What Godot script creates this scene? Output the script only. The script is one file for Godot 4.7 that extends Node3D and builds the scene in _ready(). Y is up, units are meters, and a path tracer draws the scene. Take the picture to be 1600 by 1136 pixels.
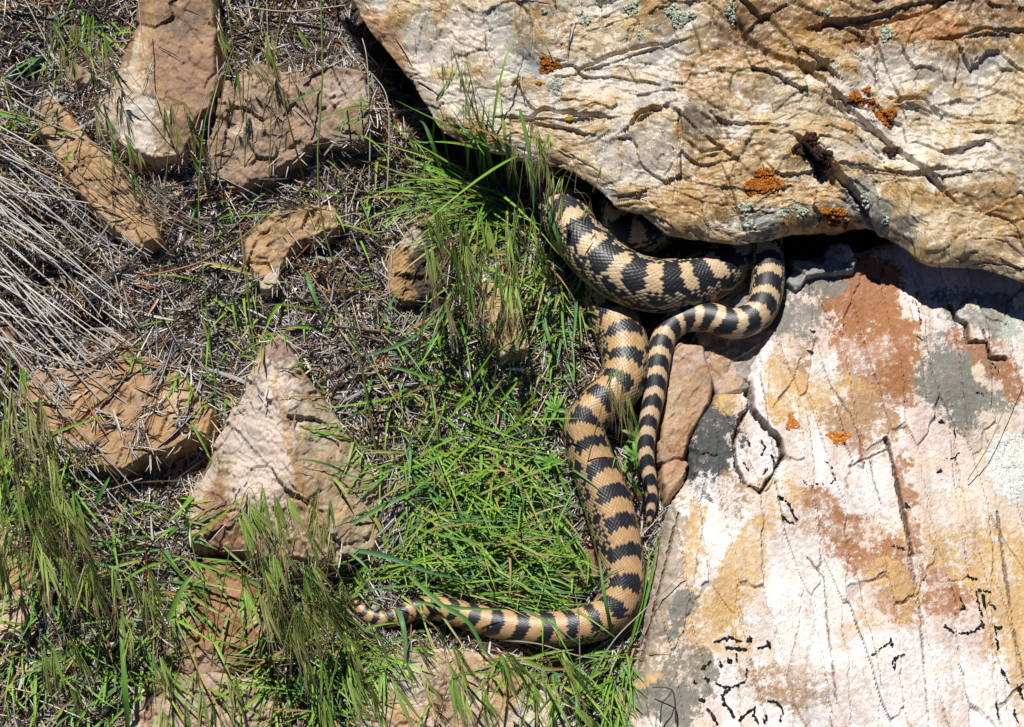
extends Node3D

# ---------------------------------------------------------------- viewpoint: 1.7 m from the ground, looking 72 degrees down
const TILT := 72.0
const DIST := 1.7
const HALF := 0.32 / 1.7          # tangent of half the vertical field of view
const MX := 0.0005625             # metres across the ground per photo pixel
const MZ := 0.000591              # metres along the ground per photo pixel

var rng := RandomNumberGenerator.new()
var names := {}
var eye := Vector3.ZERO
var fwd := Vector3.ZERO
var upv := Vector3.ZERO

# height of whatever lies on top (ground, stones, slab), 2.5 mm cells
const HX0 := -0.75
const HZ0 := -0.75
const HC := 0.0025
const HW := 600
const HH := 560
var top := PackedFloat32Array()
var cover := PackedByteArray()    # 0 soil, 1 stone

var n_fine: FastNoiseLite
var n_mid: FastNoiseLite
var n_big: FastNoiseLite
var n_grain: FastNoiseLite
var n_cell: FastNoiseLite
var n_edge: FastNoiseLite
var n_cell2: FastNoiseLite
var n_edge2: FastNoiseLite
var n_dome: FastNoiseLite
var n_one: FastNoiseLite
var n_flow: FastNoiseLite
var M := {}
# random table for broken facets
var tj := PackedFloat32Array()
var tk := PackedFloat32Array()
var th_ := PackedFloat32Array()
var tx_ := PackedFloat32Array()
var ty_ := PackedFloat32Array()
var gap_ := 1.0      # how far the last facet looked up is from its edge
var own_ := 0.0      # a random number of its own, -1 to 1


func _ready() -> void:
	rng.seed = 77
	eye = Vector3(0, sin(deg_to_rad(TILT)), cos(deg_to_rad(TILT))) * DIST
	fwd = -eye.normalized()
	upv = Vector3(0, cos(deg_to_rad(TILT)), -sin(deg_to_rad(TILT)))
	var cam := Camera3D.new()
	cam.name = "camera"
	cam.fov = rad_to_deg(2.0 * atan(HALF))
	cam.near = 0.05
	cam.far = 400.0
	add_child(cam)
	cam.look_at_from_position(eye, Vector3.ZERO, Vector3.UP)
	cam.current = true
	var env := Environment.new()
	env.background_mode = Environment.BG_SKY
	var sm := ProceduralSkyMaterial.new()
	sm.sky_top_color = Color(0.24, 0.37, 0.60)
	sm.sky_horizon_color = Color(0.66, 0.70, 0.76)
	sm.sky_curve = 0.12
	sm.ground_bottom_color = Color(0.20, 0.17, 0.13)
	sm.ground_horizon_color = Color(0.45, 0.42, 0.36)
	var sky := Sky.new()
	sky.sky_material = sm
	env.sky = sky
	env.background_energy_multiplier = 0.30
	env.tonemap_mode = Environment.TONE_MAPPER_LINEAR
	env.tonemap_exposure = 1.15
	env.sdfgi_enabled = true
	env.ssao_enabled = true
	env.ssil_enabled = true
	var we := WorldEnvironment.new()
	we.name = "environment"
	we.environment = env
	add_child(we)
	var sun := DirectionalLight3D.new()
	sun.name = "sun"
	sun.light_energy = 1.6
	sun.light_color = Color(1.0, 0.985, 0.96)
	sun.light_angular_distance = 0.5
	sun.shadow_enabled = true
	add_child(sun)
	sun.look_at_from_position(Vector3(-0.17, 0.85, -0.60) * 3.0, Vector3.ZERO, Vector3.UP)

	make_noises()
	make_materials()
	build_ground()
	build_slab()
	build_boulder()
	build_stones()
	build_snakes()
	build_lichens()
	build_litter()
	build_grass()
	build_stalks()
	build_stems()
	build_small_things()


# ---------------------------------------------------------------- small helpers
func at(px: float, py: float, h := 0.0) -> Vector3:
	var d := fwd + Vector3.RIGHT * ((px - 800.0) / 568.0 * HALF) - upv * ((py - 568.0) / 568.0 * HALF)
	return eye + d * ((h - eye.y) / d.y)


func plan(list: Array, h := 0.0) -> PackedVector2Array:
	var out := PackedVector2Array()
	for p in list:
		var w := at(p[0], p[1], h)
		out.append(Vector2(w.x, w.z))
	return out


func inside(poly: PackedVector2Array, x: float, z: float) -> float:
	# distance to the outline, positive inside
	var best := 1e9
	var odd := false
	var n := poly.size()
	var a := poly[n - 1]
	for i in n:
		var b := poly[i]
		var ex := b.x - a.x
		var ez := b.y - a.y
		var px := x - a.x
		var pz := z - a.y
		var t := clampf((px * ex + pz * ez) / (ex * ex + ez * ez), 0.0, 1.0)
		var qx := px - ex * t
		var qz := pz - ez * t
		best = minf(best, qx * qx + qz * qz)
		if (a.y > z) != (b.y > z) and x < a.x + ex * pz / ez:
			odd = not odd
		a = b
	return sqrt(best) if odd else -sqrt(best)


func to_line(line: PackedVector2Array, x: float, z: float) -> float:
	var best := 1e9
	for i in line.size() - 1:
		var a := line[i]
		var ex := line[i + 1].x - a.x
		var ez := line[i + 1].y - a.y
		var px := x - a.x
		var pz := z - a.y
		var t := clampf((px * ex + pz * ez) / (ex * ex + ez * ez), 0.0, 1.0)
		var qx := px - ex * t
		var qz := pz - ez * t
		best = minf(best, qx * qx + qz * qz)
	return sqrt(best)


func ramp(a: float, b: float, x: float) -> float:
	var t := clampf((x - a) / (b - a), 0.0, 1.0)
	return t * t * (3.0 - 2.0 * t)


func chance(i: float, j: float) -> float:
	var s := sin(i * 127.1 + j * 311.7) * 43758.5453
	return s - floorf(s)


func named(called: String) -> String:
	var k: int = names.get(called, 0)
	names[called] = k + 1
	return called if k == 0 else "%s_%03d" % [called, k]


func thing(called: String, label: String, category: String, where: Vector3, group := "") -> Node3D:
	var o := Node3D.new()
	o.name = named(called)
	o.position = where
	add_child(o)
	tag(o, label, category, group)
	return o


func tag(o: Node3D, label: String, category: String, group := "") -> void:
	o.set_meta("label", label)
	o.set_meta("category", category)
	if group != "":
		o.set_meta("group", group)


func put(called: String, m: Mesh, mat: Material, parent: Node = null, where := Vector3.ZERO) -> MeshInstance3D:
	var o := MeshInstance3D.new()
	o.mesh = m
	o.material_override = mat
	o.name = named(called) if parent == null else called
	o.position = where
	(self if parent == null else parent).add_child(o, true)
	return o


func noise(kind: int, wave: float, octaves: int, s: int, lac := 2.0) -> FastNoiseLite:
	var n := FastNoiseLite.new()
	n.noise_type = kind
	n.frequency = 1.0 / wave
	n.seed = s
	n.fractal_type = FastNoiseLite.FRACTAL_FBM if octaves > 1 else FastNoiseLite.FRACTAL_NONE
	n.fractal_octaves = octaves
	n.fractal_lacunarity = lac
	return n


func make_noises() -> void:
	for k in 1024:
		tj.append(rng.randf_range(0.1, 0.9))
		tk.append(rng.randf_range(0.1, 0.9))
		th_.append(rng.randf_range(-1.0, 1.0))
		tx_.append(rng.randf_range(-1.0, 1.0))
		ty_.append(rng.randf_range(-1.0, 1.0))
	n_fine = noise(FastNoiseLite.TYPE_SIMPLEX_SMOOTH, 7.0, 3, 3)     # all in millimetres
	n_mid = noise(FastNoiseLite.TYPE_SIMPLEX_SMOOTH, 34.0, 3, 5)
	n_big = noise(FastNoiseLite.TYPE_SIMPLEX_SMOOTH, 140.0, 2, 9)
	n_grain = noise(FastNoiseLite.TYPE_SIMPLEX, 2.1, 2, 21)
	n_cell = noise(FastNoiseLite.TYPE_CELLULAR, 14.0, 1, 31)
	n_edge = noise(FastNoiseLite.TYPE_CELLULAR, 14.0, 1, 31)
	n_cell2 = noise(FastNoiseLite.TYPE_CELLULAR, 5.5, 1, 37)
	n_edge2 = noise(FastNoiseLite.TYPE_CELLULAR, 5.5, 1, 37)
	n_dome = noise(FastNoiseLite.TYPE_CELLULAR, 14.0, 1, 31)
	n_dome.cellular_return_type = FastNoiseLite.RETURN_DISTANCE
	n_flow = noise(FastNoiseLite.TYPE_SIMPLEX_SMOOTH, 60.0, 1, 53)
	n_one = noise(FastNoiseLite.TYPE_SIMPLEX_SMOOTH, 9.0, 1, 44)
	for n in [n_cell, n_cell2]:
		n.cellular_return_type = FastNoiseLite.RETURN_CELL_VALUE
	for n in [n_edge, n_edge2]:
		n.cellular_return_type = FastNoiseLite.RETURN_DISTANCE2_SUB


# height of a broken surface: flat faces, each with a level and a tilt of its own
func facet(a: float, b: float, salt: int) -> float:
	var ia := int(floorf(a))
	var ib := int(floorf(b))
	var d1 := 9.0
	var d2 := 9.0
	var h := 0.0
	for j in range(ib - 1, ib + 2):
		for i in range(ia - 1, ia + 2):
			var k := ((i * 73856093) ^ ((j + salt) * 19349663)) & 1023
			var dx := a - i - tj[k]
			var dy := b - j - tk[k]
			var d := dx * dx + dy * dy
			if d < d1:
				d2 = d1
				d1 = d
				h = th_[k] + dx * tx_[k] + dy * ty_[k]
				own_ = th_[k]
			elif d < d2:
				d2 = d
	gap_ = sqrt(d2) - sqrt(d1)
	return h


func paint(rough: float, spec := 0.5) -> StandardMaterial3D:
	var m := StandardMaterial3D.new()
	m.vertex_color_use_as_albedo = true
	m.roughness = rough
	m.metallic_specular = spec
	return m


func make_materials() -> void:
	M.soil = paint(0.95, 0.3)
	M.rock = paint(0.72, 0.45)
	M.quartz = paint(0.5, 0.5)
	M.slab = paint(0.85, 0.35)
	M.snake = paint(0.42, 0.5)
	M.lichen = paint(0.95, 0.2)
	M.straw = paint(0.7, 0.4)
	M.straw.backlight_enabled = true
	M.straw.backlight = Color(0.25, 0.25, 0.25)
	M.leaf = paint(0.5, 0.45)
	M.leaf.backlight_enabled = true
	M.leaf.backlight = Color(0.62, 0.62, 0.62)
	M.stem = paint(0.6, 0.4)


func sheet(nu: int, nv: int, p: PackedVector3Array, c: PackedColorArray, keep := PackedByteArray(), wrap := false, flip := false) -> ArrayMesh:
	# a grid of nu x nv points as one smooth surface; u runs fastest
	var nor := PackedVector3Array()
	nor.resize(nu * nv)
	for v in nv:
		var v0 := maxi(v - 1, 0) * nu
		var v1 := mini(v + 1, nv - 1) * nu
		var row := v * nu
		for u in nu:
			var a := (u - 1 + nu) % nu if wrap else maxi(u - 1, 0)
			var b := (u + 1) % nu if wrap else mini(u + 1, nu - 1)
			var n := (p[v1 + u] - p[v0 + u]).cross(p[row + b] - p[row + a])
			nor[row + u] = -n.normalized() if flip else n.normalized()
	var idx := PackedInt32Array()
	var masked := keep.size() > 0
	var last := nu if wrap else nu - 1
	for v in nv - 1:
		for u in last:
			var i := v * nu + u
			var j := v * nu + (u + 1) % nu
			if masked and not (keep[i] and keep[j] and keep[i + nu] and keep[j + nu]):
				continue
			if flip:
				idx.append_array([i, i + nu, j, j, i + nu, j + nu])
			else:
				idx.append_array([i, j, i + nu, j, j + nu, i + nu])
	return mesh_of(p, nor, c, idx)


func mesh_of(p: PackedVector3Array, nor: PackedVector3Array, c: PackedColorArray, idx: PackedInt32Array) -> ArrayMesh:
	var arr := []
	arr.resize(Mesh.ARRAY_MAX)
	arr[Mesh.ARRAY_VERTEX] = p
	arr[Mesh.ARRAY_NORMAL] = nor
	arr[Mesh.ARRAY_COLOR] = c
	arr[Mesh.ARRAY_INDEX] = idx
	var m := ArrayMesh.new()
	m.add_surface_from_arrays(Mesh.PRIMITIVE_TRIANGLES, arr)
	return m


func top_at(x: float, z: float) -> float:
	var i := int((x - HX0) / HC)
	var j := int((z - HZ0) / HC)
	if i < 0 or j < 0 or i >= HW or j >= HH:
		return 0.0
	return top[j * HW + i]


func stony(x: float, z: float) -> int:
	var i := int((x - HX0) / HC)
	var j := int((z - HZ0) / HC)
	if i < 0 or j < 0 or i >= HW or j >= HH:
		return 0
	return cover[j * HW + i]


func raise_top(x: float, y: float, z: float) -> void:
	var i := int((x - HX0) / HC)
	var j := int((z - HZ0) / HC)
	if i < 0 or j < 0 or i >= HW or j >= HH:
		return
	var k := j * HW + i
	if y > top[k] + 0.001:
		cover[k] = 1
	top[k] = maxf(top[k], y)


func spot(px: float, py: float, h := 0.01) -> Vector3:
	# the point of the ground or a stone that is seen at a place of the photograph
	for k in 6:
		var w := at(px, py, h)
		h = lerpf(h, top_at(w.x, w.z), 0.7)
	return at(px, py, h)


# ---------------------------------------------------------------- ground
var pits := []


func hollow(x: float, z: float) -> float:
	# dark hollows between the stones, 0 to 1
	var most := 0.0
	for q in pits:
		var dx: float = (x - q[0]) / q[2]
		var dz: float = (z - q[1]) / q[3]
		most = maxf(most, 1.0 - dx * dx - dz * dz)
	return most


func soil_height(x: float, z: float) -> float:
	var mx := x * 1000.0
	var mz := z * 1000.0
	return -0.030 * ramp(0.0, 1.0, hollow(x, z)) + n_big.get_noise_2d(mx, mz) * 0.010 + n_mid.get_noise_2d(mx + 400.0, mz) * 0.004 - 0.004


func build_ground() -> void:
	for q in [[235, 272, 56, 26], [95, 430, 80, 60], [60, 350, 50, 40], [140, 505, 60, 36], [20, 620, 50, 60], [110, 126, 34, 18], [620, 130, 30, 60], [680, 215, 40, 40], [700, 270, 60, 24], [790, 262, 70, 30], [860, 300, 60, 40], [40, 110, 50, 40], [470, 955, 50, 30], [660, 985, 60, 20], [930, 1025, 40, 12], [640, 330, 26, 16], [560, 760, 30, 30], [60, 1090, 60, 30], [200, 730, 80, 20], [790, 560, 30, 20]]:
		var w := at(q[0], q[1])
		pits.append([w.x, w.z, q[2] * MX, q[3] * MZ])
	top.resize(HW * HH)
	cover.resize(HW * HH)
	var xs := PackedFloat32Array()
	var zs := PackedFloat32Array()
	for far in [-300.0, -60.0, -15.0, -4.0, -1.5]:
		xs.append(far)
		zs.append(far)
	for i in 267:
		xs.append(-0.80 + i * 0.006)
	for i in 247:
		zs.append(-0.80 + i * 0.006)
	for far in [1.5, 4.0, 15.0, 60.0, 300.0]:
		xs.append(far)
		zs.append(far)
	var nu := xs.size()
	var nv := zs.size()
	var p := PackedVector3Array()
	var c := PackedColorArray()
	p.resize(nu * nv)
	c.resize(nu * nv)
	for v in nv:
		for u in nu:
			var x := xs[u]
			var z := zs[v]
			var near := absf(x) < 1.0 and absf(z) < 1.0
			var y := (soil_height(x, z) + n_fine.get_noise_2d(x * 1000.0, z * 1000.0) * 0.0016) if near else 0.0
			p[v * nu + u] = Vector3(x, y, z)
			var g := n_fine.get_noise_2d(x * 700.0 + 90.0, z * 700.0) * 0.5 + 0.5
			var q := n_mid.get_noise_2d(x * 1000.0, z * 1000.0 + 300.0) * 0.5 + 0.5
			c[v * nu + u] = Color(0.050, 0.040, 0.033).lerp(Color(0.115, 0.088, 0.066), g).lerp(Color(0.10, 0.058, 0.03), q * 0.5)
	var o := put("ground", sheet(nu, nv, p, c), M.soil)
	o.set_meta("kind", "structure")
	o.set_meta("label", "dark crumbly soil under the dead grass and between the stones")
	for j in HH:
		for i in HW:
			top[j * HW + i] = soil_height(HX0 + i * HC, HZ0 + j * HC)


# ---------------------------------------------------------------- stains and patches of lichen: [x, z, radius x, radius z, turn, colour, strength]
func blot(px: float, py: float, rx: float, ry: float, turn: float, col: Color, strength: float, h: float) -> Array:
	var w := at(px, py, h)
	return [w.x, w.z, rx * MX, ry * MZ, cos(deg_to_rad(turn)), sin(deg_to_rad(turn)), col, strength]


func stain(base: Color, blots: Array, x: float, z: float, wx: float, wz: float, rag: float, patchy: float) -> Color:
	# RAG makes the outline ragged; PATCHY (0 to 1) lets a thin stain break up instead of fading
	for b in blots:
		var dx: float = x - b[0] + wx
		var dz: float = z - b[1] + wz
		var rx: float = b[2]
		var rz: float = b[3]
		var most := maxf(rx, rz) * 1.6
		if absf(dx) > most or absf(dz) > most:
			continue
		var ca: float = b[4]
		var sa: float = b[5]
		var u := (dx * ca + dz * sa) / rx
		var v := (dz * ca - dx * sa) / rz
		var d := sqrt(u * u + v * v) + rag * 0.42
		if d < 1.08:
			var share: float = b[7]
			var t := clampf((1.08 - d) / 0.07, 0.0, 1.0) * clampf((share + 0.08 - patchy) / 0.12, 0.12, 1.0)
			if share > 0.88:
				t = clampf((1.08 - d) / 0.07, 0.0, 1.0) * (0.97 if patchy < 0.86 else 0.6)
			else:
				t *= lerpf(0.95, 0.5, patchy)
			base = base.lerp(b[6], t)
	return base


# ---------------------------------------------------------------- the pale slab
func build_slab() -> void:
	var h0 := 0.030
	var outline := plan([[1228, 408], [1262, 392], [1330, 386], [1400, 360], [1760, 360], [1760, 1260], [915, 1260], [945, 1115], [978, 1060], [1000, 985], [1012, 900], [1030, 820], [1042, 780], [1072, 742], [1074, 690], [1092, 640], [1118, 606], [1160, 602], [1172, 560], [1190, 512], [1212, 470]], h0)
	var cracks := [
		[plan([[1168, 596], [1176, 640], [1198, 668], [1216, 688], [1222, 712]], h0), 0.016, 0.0030],
		[plan([[1222, 712], [1206, 742], [1188, 768], [1164, 758], [1150, 728], [1146, 690], [1158, 652], [1170, 636]], h0), 0.009, 0.0019],
		[plan([[1386, 686], [1398, 740], [1410, 800], [1424, 868]], h0), 0.007, 0.0018],
		[plan([[1360, 716], [1364, 750], [1376, 790]], h0), 0.002, 0.0007],
		[plan([[1325, 730], [1360, 714], [1388, 702]], h0), 0.002, 0.0007],
		[plan([[1420, 868], [1436, 940], [1444, 1050], [1452, 1140]], h0), 0.002, 0.0007],
		[plan([[1484, 478], [1494, 500], [1508, 508], [1512, 536], [1540, 538], [1546, 560], [1570, 562]], h0), 0.009, 0.0018],
		[plan([[1535, 518], [1545, 560]], h0), 0.003, 0.0009],
		[plan([[1206, 640], [1236, 600], [1252, 560]], h0), 0.002, 0.0007],
		[plan([[1300, 605], [1330, 650], [1344, 690], [1346, 720]], h0), 0.002, 0.0007],
		[plan([[1262, 870], [1288, 900], [1296, 1000], [1306, 1100]], h0), 0.002, 0.0007],
		[plan([[1560, 800], [1572, 900], [1584, 980], [1600, 1060]], h0), 0.003, 0.0009],
		[plan([[1080, 640], [1072, 700], [1070, 745]], h0), 0.004, 0.0012],
		[plan([[1060, 800], [1040, 880], [1020, 960], [1000, 1040]], h0), 0.004, 0.0013],
	]
	for q in [[1262, 640, 20, 250], [1335, 880, 40, 200], [1480, 640, 40, 300], [1530, 860, 50, 280], [1420, 470, 30, 160], [1108, 700, -20, 200], [1090, 880, -40, 210]]:
		var ln := []
		for k in 7:
			ln.append([q[0] + q[2] * k / 6.0 + rng.randf_range(-4, 4), q[1] + q[3] * k / 6.0])
		cracks.append([plan(ln, h0), 0.0008, 0.0001])
	var white := Color(0.71, 0.68, 0.66)
	var cream := Color(0.62, 0.51, 0.41)
	var ochre := Color(0.54, 0.36, 0.165)
	var rust := Color(0.34, 0.155, 0.07)
	var brown := Color(0.36, 0.23, 0.135)
	var grey := Color(0.20, 0.195, 0.165)
	var dark := Color(0.075, 0.08, 0.078)
	var rose := Color(0.58, 0.45, 0.395)
	var B := []
	for b in [[1380, 700, 70, 90, 0, rose, 0.45], [1440, 960, 110, 60, 10, rose, 0.5], [1300, 900, 120, 70, 20, rose, 0.4], [1340, 850, 90, 60, 30, Color(0.50, 0.33, 0.22), 0.5], [1430, 910, 90, 60, 20, Color(0.48, 0.31, 0.21), 0.45], [1400, 1080, 80, 40, 0, rose, 0.4], [1270, 500, 70, 60, 0, rose, 0.8], [1350, 460, 62, 66, 10, rust, 0.95], [1370, 550, 62, 80, 0, rust, 0.85], [1385, 610, 40, 70, 60, rust, 0.8], [1420, 560, 30, 60, 0, rust, 0.6],
		[1290, 630, 84, 44, 0, ochre, 0.55], [1350, 660, 60, 40, 0, brown, 0.6], [1225, 600, 30, 55, 0, ochre, 0.7], [1240, 540, 24, 34, 0, brown, 0.35],
		[1300, 790, 50, 18, 20, rust, 0.85], [1320, 830, 40, 26, 40, rust, 0.8], [1330, 870, 40, 22, 30, rust, 0.7], [1250, 880, 26, 26, 0, ochre, 0.8], [1400, 880, 24, 34, -15, rust, 0.7], [1400, 945, 30, 26, 30, rust, 0.75],
		[1470, 905, 34, 18, 30, rust, 0.75], [1480, 940, 38, 26, -20, rust, 0.7], [1380, 930, 44, 44, 0, ochre, 0.35], [1310, 955, 26, 40, -30, ochre, 0.5],
		[1250, 1060, 66, 36, -10, brown, 0.55], [1190, 1040, 50, 30, 0, brown, 0.35], [1140, 1000, 30, 26, 0, cream, 0.7], [1200, 1000, 50, 24, 0, ochre, 0.25], [1360, 1040, 30, 20, 0, ochre, 0.4],
		[1500, 840, 90, 56, 30, ochre, 0.4], [1560, 900, 40, 110, 0, ochre, 0.65], [1590, 960, 22, 150, 0, ochre, 0.8], [1520, 700, 60, 40, 0, cream, 0.6], [1470, 680, 40, 60, 0, rose, 0.6], [1460, 760, 60, 50, 0, cream, 0.4],
		[1150, 830, 60, 120, 0, white, 0.6], [1205, 780, 36, 30, 0, ochre, 0.4], [1160, 900, 34, 90, 25, ochre, 0.75], [1120, 960, 28, 70, 30, ochre, 0.85], [1070, 1000, 34, 80, 15, ochre, 0.6], [1050, 860, 20, 100, 8, brown, 0.55], [1085, 880, 16, 90, 4, ochre, 0.7],
		[1036, 900, 16, 150, 9, Color(0.34, 0.27, 0.20), 0.9], [1008, 1010, 18, 120, 12, Color(0.36, 0.29, 0.22), 0.9], [1052, 830, 10, 90, 5, Color(0.40, 0.34, 0.27), 0.7], [1010, 1090, 46, 26, -20, ochre, 0.8],
		[1270, 440, 60, 24, -8, grey, 0.95], [1240, 495, 34, 30, 20, grey, 0.8], [1300, 405, 32, 22, 0, grey, 0.95], [1225, 470, 16, 60, 10, grey, 0.8],
		[1115, 650, 38, 66, 12, dark, 0.97], [1100, 710, 32, 42, 0, dark, 0.97], [1140, 625, 24, 22, 0, ochre, 0.8], [1098, 758, 22, 18, 20, dark, 0.6], [1140, 770, 20, 30, 0, brown, 0.4],
		[1480, 600, 50, 44, 20, grey, 0.95], [1530, 620, 52, 66, -10, grey, 0.95], [1520, 560, 60, 24, 20, grey, 0.8], [1550, 560, 30, 30, 0, rust, 0.6], [1545, 680, 40, 20, 0, grey, 0.7], [1540, 490, 80, 30, 14, grey, 0.75], [1470, 540, 30, 20, 0, grey, 0.5], [1590, 520, 26, 30, 0, Color(0.42, 0.44, 0.38), 0.7], [1500, 530, 22, 18, 0, rust, 0.7], [1580, 590, 16, 40, 0, rust, 0.6],
		[1066, 950, 18, 26, 20, grey, 0.9], [1052, 992, 10, 12, 0, grey, 0.9], [1062, 1015, 9, 10, 0, grey, 0.8], [1075, 1045, 34, 36, 0, grey, 0.6], [1030, 1095, 50, 24, -12, grey, 0.9], [1060, 1110, 26, 40, 0, grey, 0.9],
		[1570, 730, 60, 80, 0, cream, 0.6], [1260, 950, 60, 90, 0, white, 0.7], [1400, 1060, 90, 60, 0, white, 0.7], [1340, 760, 40, 40, 0, white, 0.6], [1528, 585, 10, 16, -20, cream, 0.9], [1552, 603, 12, 10, 0, cream, 0.8], [1552, 675, 12, 14, 0, cream, 0.85],
		[1420, 790, 12, 70, -8, rust, 0.8], [1345, 700, 5, 30, 0, rust, 0.8]]:
		B.append(blot(b[0], b[1], b[2], b[3], b[4], b[5], b[6], h0))
	var x0 := at(900, 800, h0).x
	var z0 := at(1300, 350, h0).z
	var step := 0.00088
	var nu := int((0.56 - x0) / step)
	var nv := int((0.47 - z0) / step)
	var p := PackedVector3Array()
	var c := PackedColorArray()
	var keep := PackedByteArray()
	p.resize(nu * nv)
	c.resize(nu * nv)
	keep.resize(nu * nv)
	for v in nv:
		for u in nu:
			var x := x0 + u * step
			var z := z0 + v * step
			var i := v * nu + u
			var X := x * 1000.0
			var Z := z * 1000.0
			var w1 := n_mid.get_noise_2d(X, Z)
			var w2 := n_fine.get_noise_2d(X, Z)
			var w3 := n_fine.get_noise_2d(X + 500.0, Z + 77.0)
			var d := inside(outline, x + w1 * 0.004 + w2 * 0.0012, z + w3 * 0.0012 - w1 * 0.002)
			p[i] = Vector3(x, -0.03, z)
			c[i] = cream
			if d < -0.004:
				continue
			keep[i] = 1
			# the grain of the rock runs down the slab, leaning a little
			var a := X * 0.985 - Z * 0.11
			var b := Z * 0.985 + X * 0.11
			var lines := n_fine.get_noise_2d(a * 1.5 + w1 * 3.0, b * 0.12)
			var bands := n_mid.get_noise_2d(a * 1.4, b * 0.22 + 50.0)
			var gr := n_grain.get_noise_2d(X, Z)
			var low := ramp(at(1000, 700, h0).x, at(1088, 700, h0).x + 0.012 * w1, x + (z - 0.1) * 0.16)
			var h := h0 + n_big.get_noise_2d(X + 900.0, Z) * 0.006 + bands * 0.0022 - absf(lines) * 0.0004 + w2 * 0.0006 + gr * 0.00025
			h += 0.020 * (low - 1.0)
			# long steps where thin layers have flaked away along the grain
			var fl := n_flow.get_noise_2d(X * 1.3, Z * 0.5 + 60.0)
			var run := a / 24.0 + fl * 0.5
			var rf := run - floorf(run)
			var pr := chance(floorf(run), 5.0)
			h += 0.0016 * pr * ((rf / 0.87 if rf < 0.87 else (1.0 - rf) / 0.13) - 0.5)
			h += facet(a / 24.0 + w1 * 0.10 + fl * 0.12, b / 120.0 + w1 * 0.06, 7) * 0.0012
			var seam := gap_
			var tone := own_
			if seam < 0.035:
				h -= 0.0016
			var round_off := clampf(d / 0.016, -0.3, 1.0)
			h = h - 0.034 * (1.0 - sqrt(maxf(0.0, 1.0 - (1.0 - round_off) * (1.0 - round_off)))) if round_off > 0.0 else h - 0.034 + round_off * 0.09
			var crust_line := false
			for cr in cracks:
				var l: PackedVector2Array = cr[0]
				if absf(x - l[0].x) > 0.09 or z < l[0].y - 0.06 or z > l[0].y + 0.32:
					continue
				var cd := to_line(l, x + w2 * 0.0012, z + w3 * 0.0012)
				var cw: float = (cr[2] + 0.0003) * (0.9 + 1.1 * w1 + 0.5 * w2)
				if cd < cw:
					h -= cr[1] * 1.2 * (1.0 - cd / cw)
				if cd < cw * 0.75:
					crust_line = true
			p[i] = Vector3(x, h, z)
			# colour
			var t := clampf(bands * 1.3 + w1 * 0.9 + 0.22, 0.0, 1.0)
			var col := white.lerp(cream, t * 0.8)
			col = col.lerp(rose, clampf(bands * 0.9 + w2 * 0.6 + gr * 0.4, 0.0, 0.6))
			col = col * (1.0 + 0.06 * tone)
			if seam < 0.028 and w1 + fl > -0.1:
				col = col.lerp(Color(0.25, 0.16, 0.12), 0.6)
			var net := n_one.get_noise_2d(a * 1.5 + w2 * 5.0, b * 0.7 + w3 * 5.0)
			var net2 := n_one.get_noise_2d(a * 3.1 + 900.0, b * 2.2 + w3 * 2.0)
			col = col.lerp(Color(0.40, 0.27, 0.19), clampf(0.07 - absf(net), 0.0, 0.07) * 6.0 * clampf(w1 * 2.0 + 0.6, 0.0, 1.0))
			col = col.lerp(Color(0.50, 0.40, 0.32), clampf(net2 - 0.30, 0.0, 0.4))
			col = stain(col, B, x, z, w1 * 0.007 + w2 * 0.003, w3 * 0.004 + w1 * 0.003, w1 * 1.1 + w2 * 0.8 + lines * 0.15 + gr * 0.35, clampf(0.42 + w2 * 0.6 + w1 * 0.6 + lines * 0.15 + gr * 0.35, 0.0, 1.0))
			h -= 0.0004 * clampf(0.07 - absf(net), 0.0, 0.07) / 0.07
			p[i].y = h
			if crust_line:
				col = col.lerp(Color(0.12, 0.07, 0.05), clampf(0.75 + gr, 0.3, 0.9))
			var speck := n_grain.get_noise_2d(X * 1.3 + 60.0, Z * 1.3)
			col = col * (1.0 + 0.13 * speck + 0.08 * gr)
			if absf(lines) < 0.02 and bands > 0.12:
				col = col.lerp(Color(0.30, 0.18, 0.13), 0.5)
			c[i] = Color(clampf(col.r, 0.01, 0.85), clampf(col.g, 0.01, 0.83), clampf(col.b, 0.008, 0.8))
			raise_top(x, h, z)
	var o := thing("rock_slab", "broad pale quartzite slab with rust stains and grey and black lichen, beside the snakes", "rock", Vector3.ZERO)
	M.slab_node = o
	put("rock_face", sheet(nu, nv, p, c, keep), M.slab, o)


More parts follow.
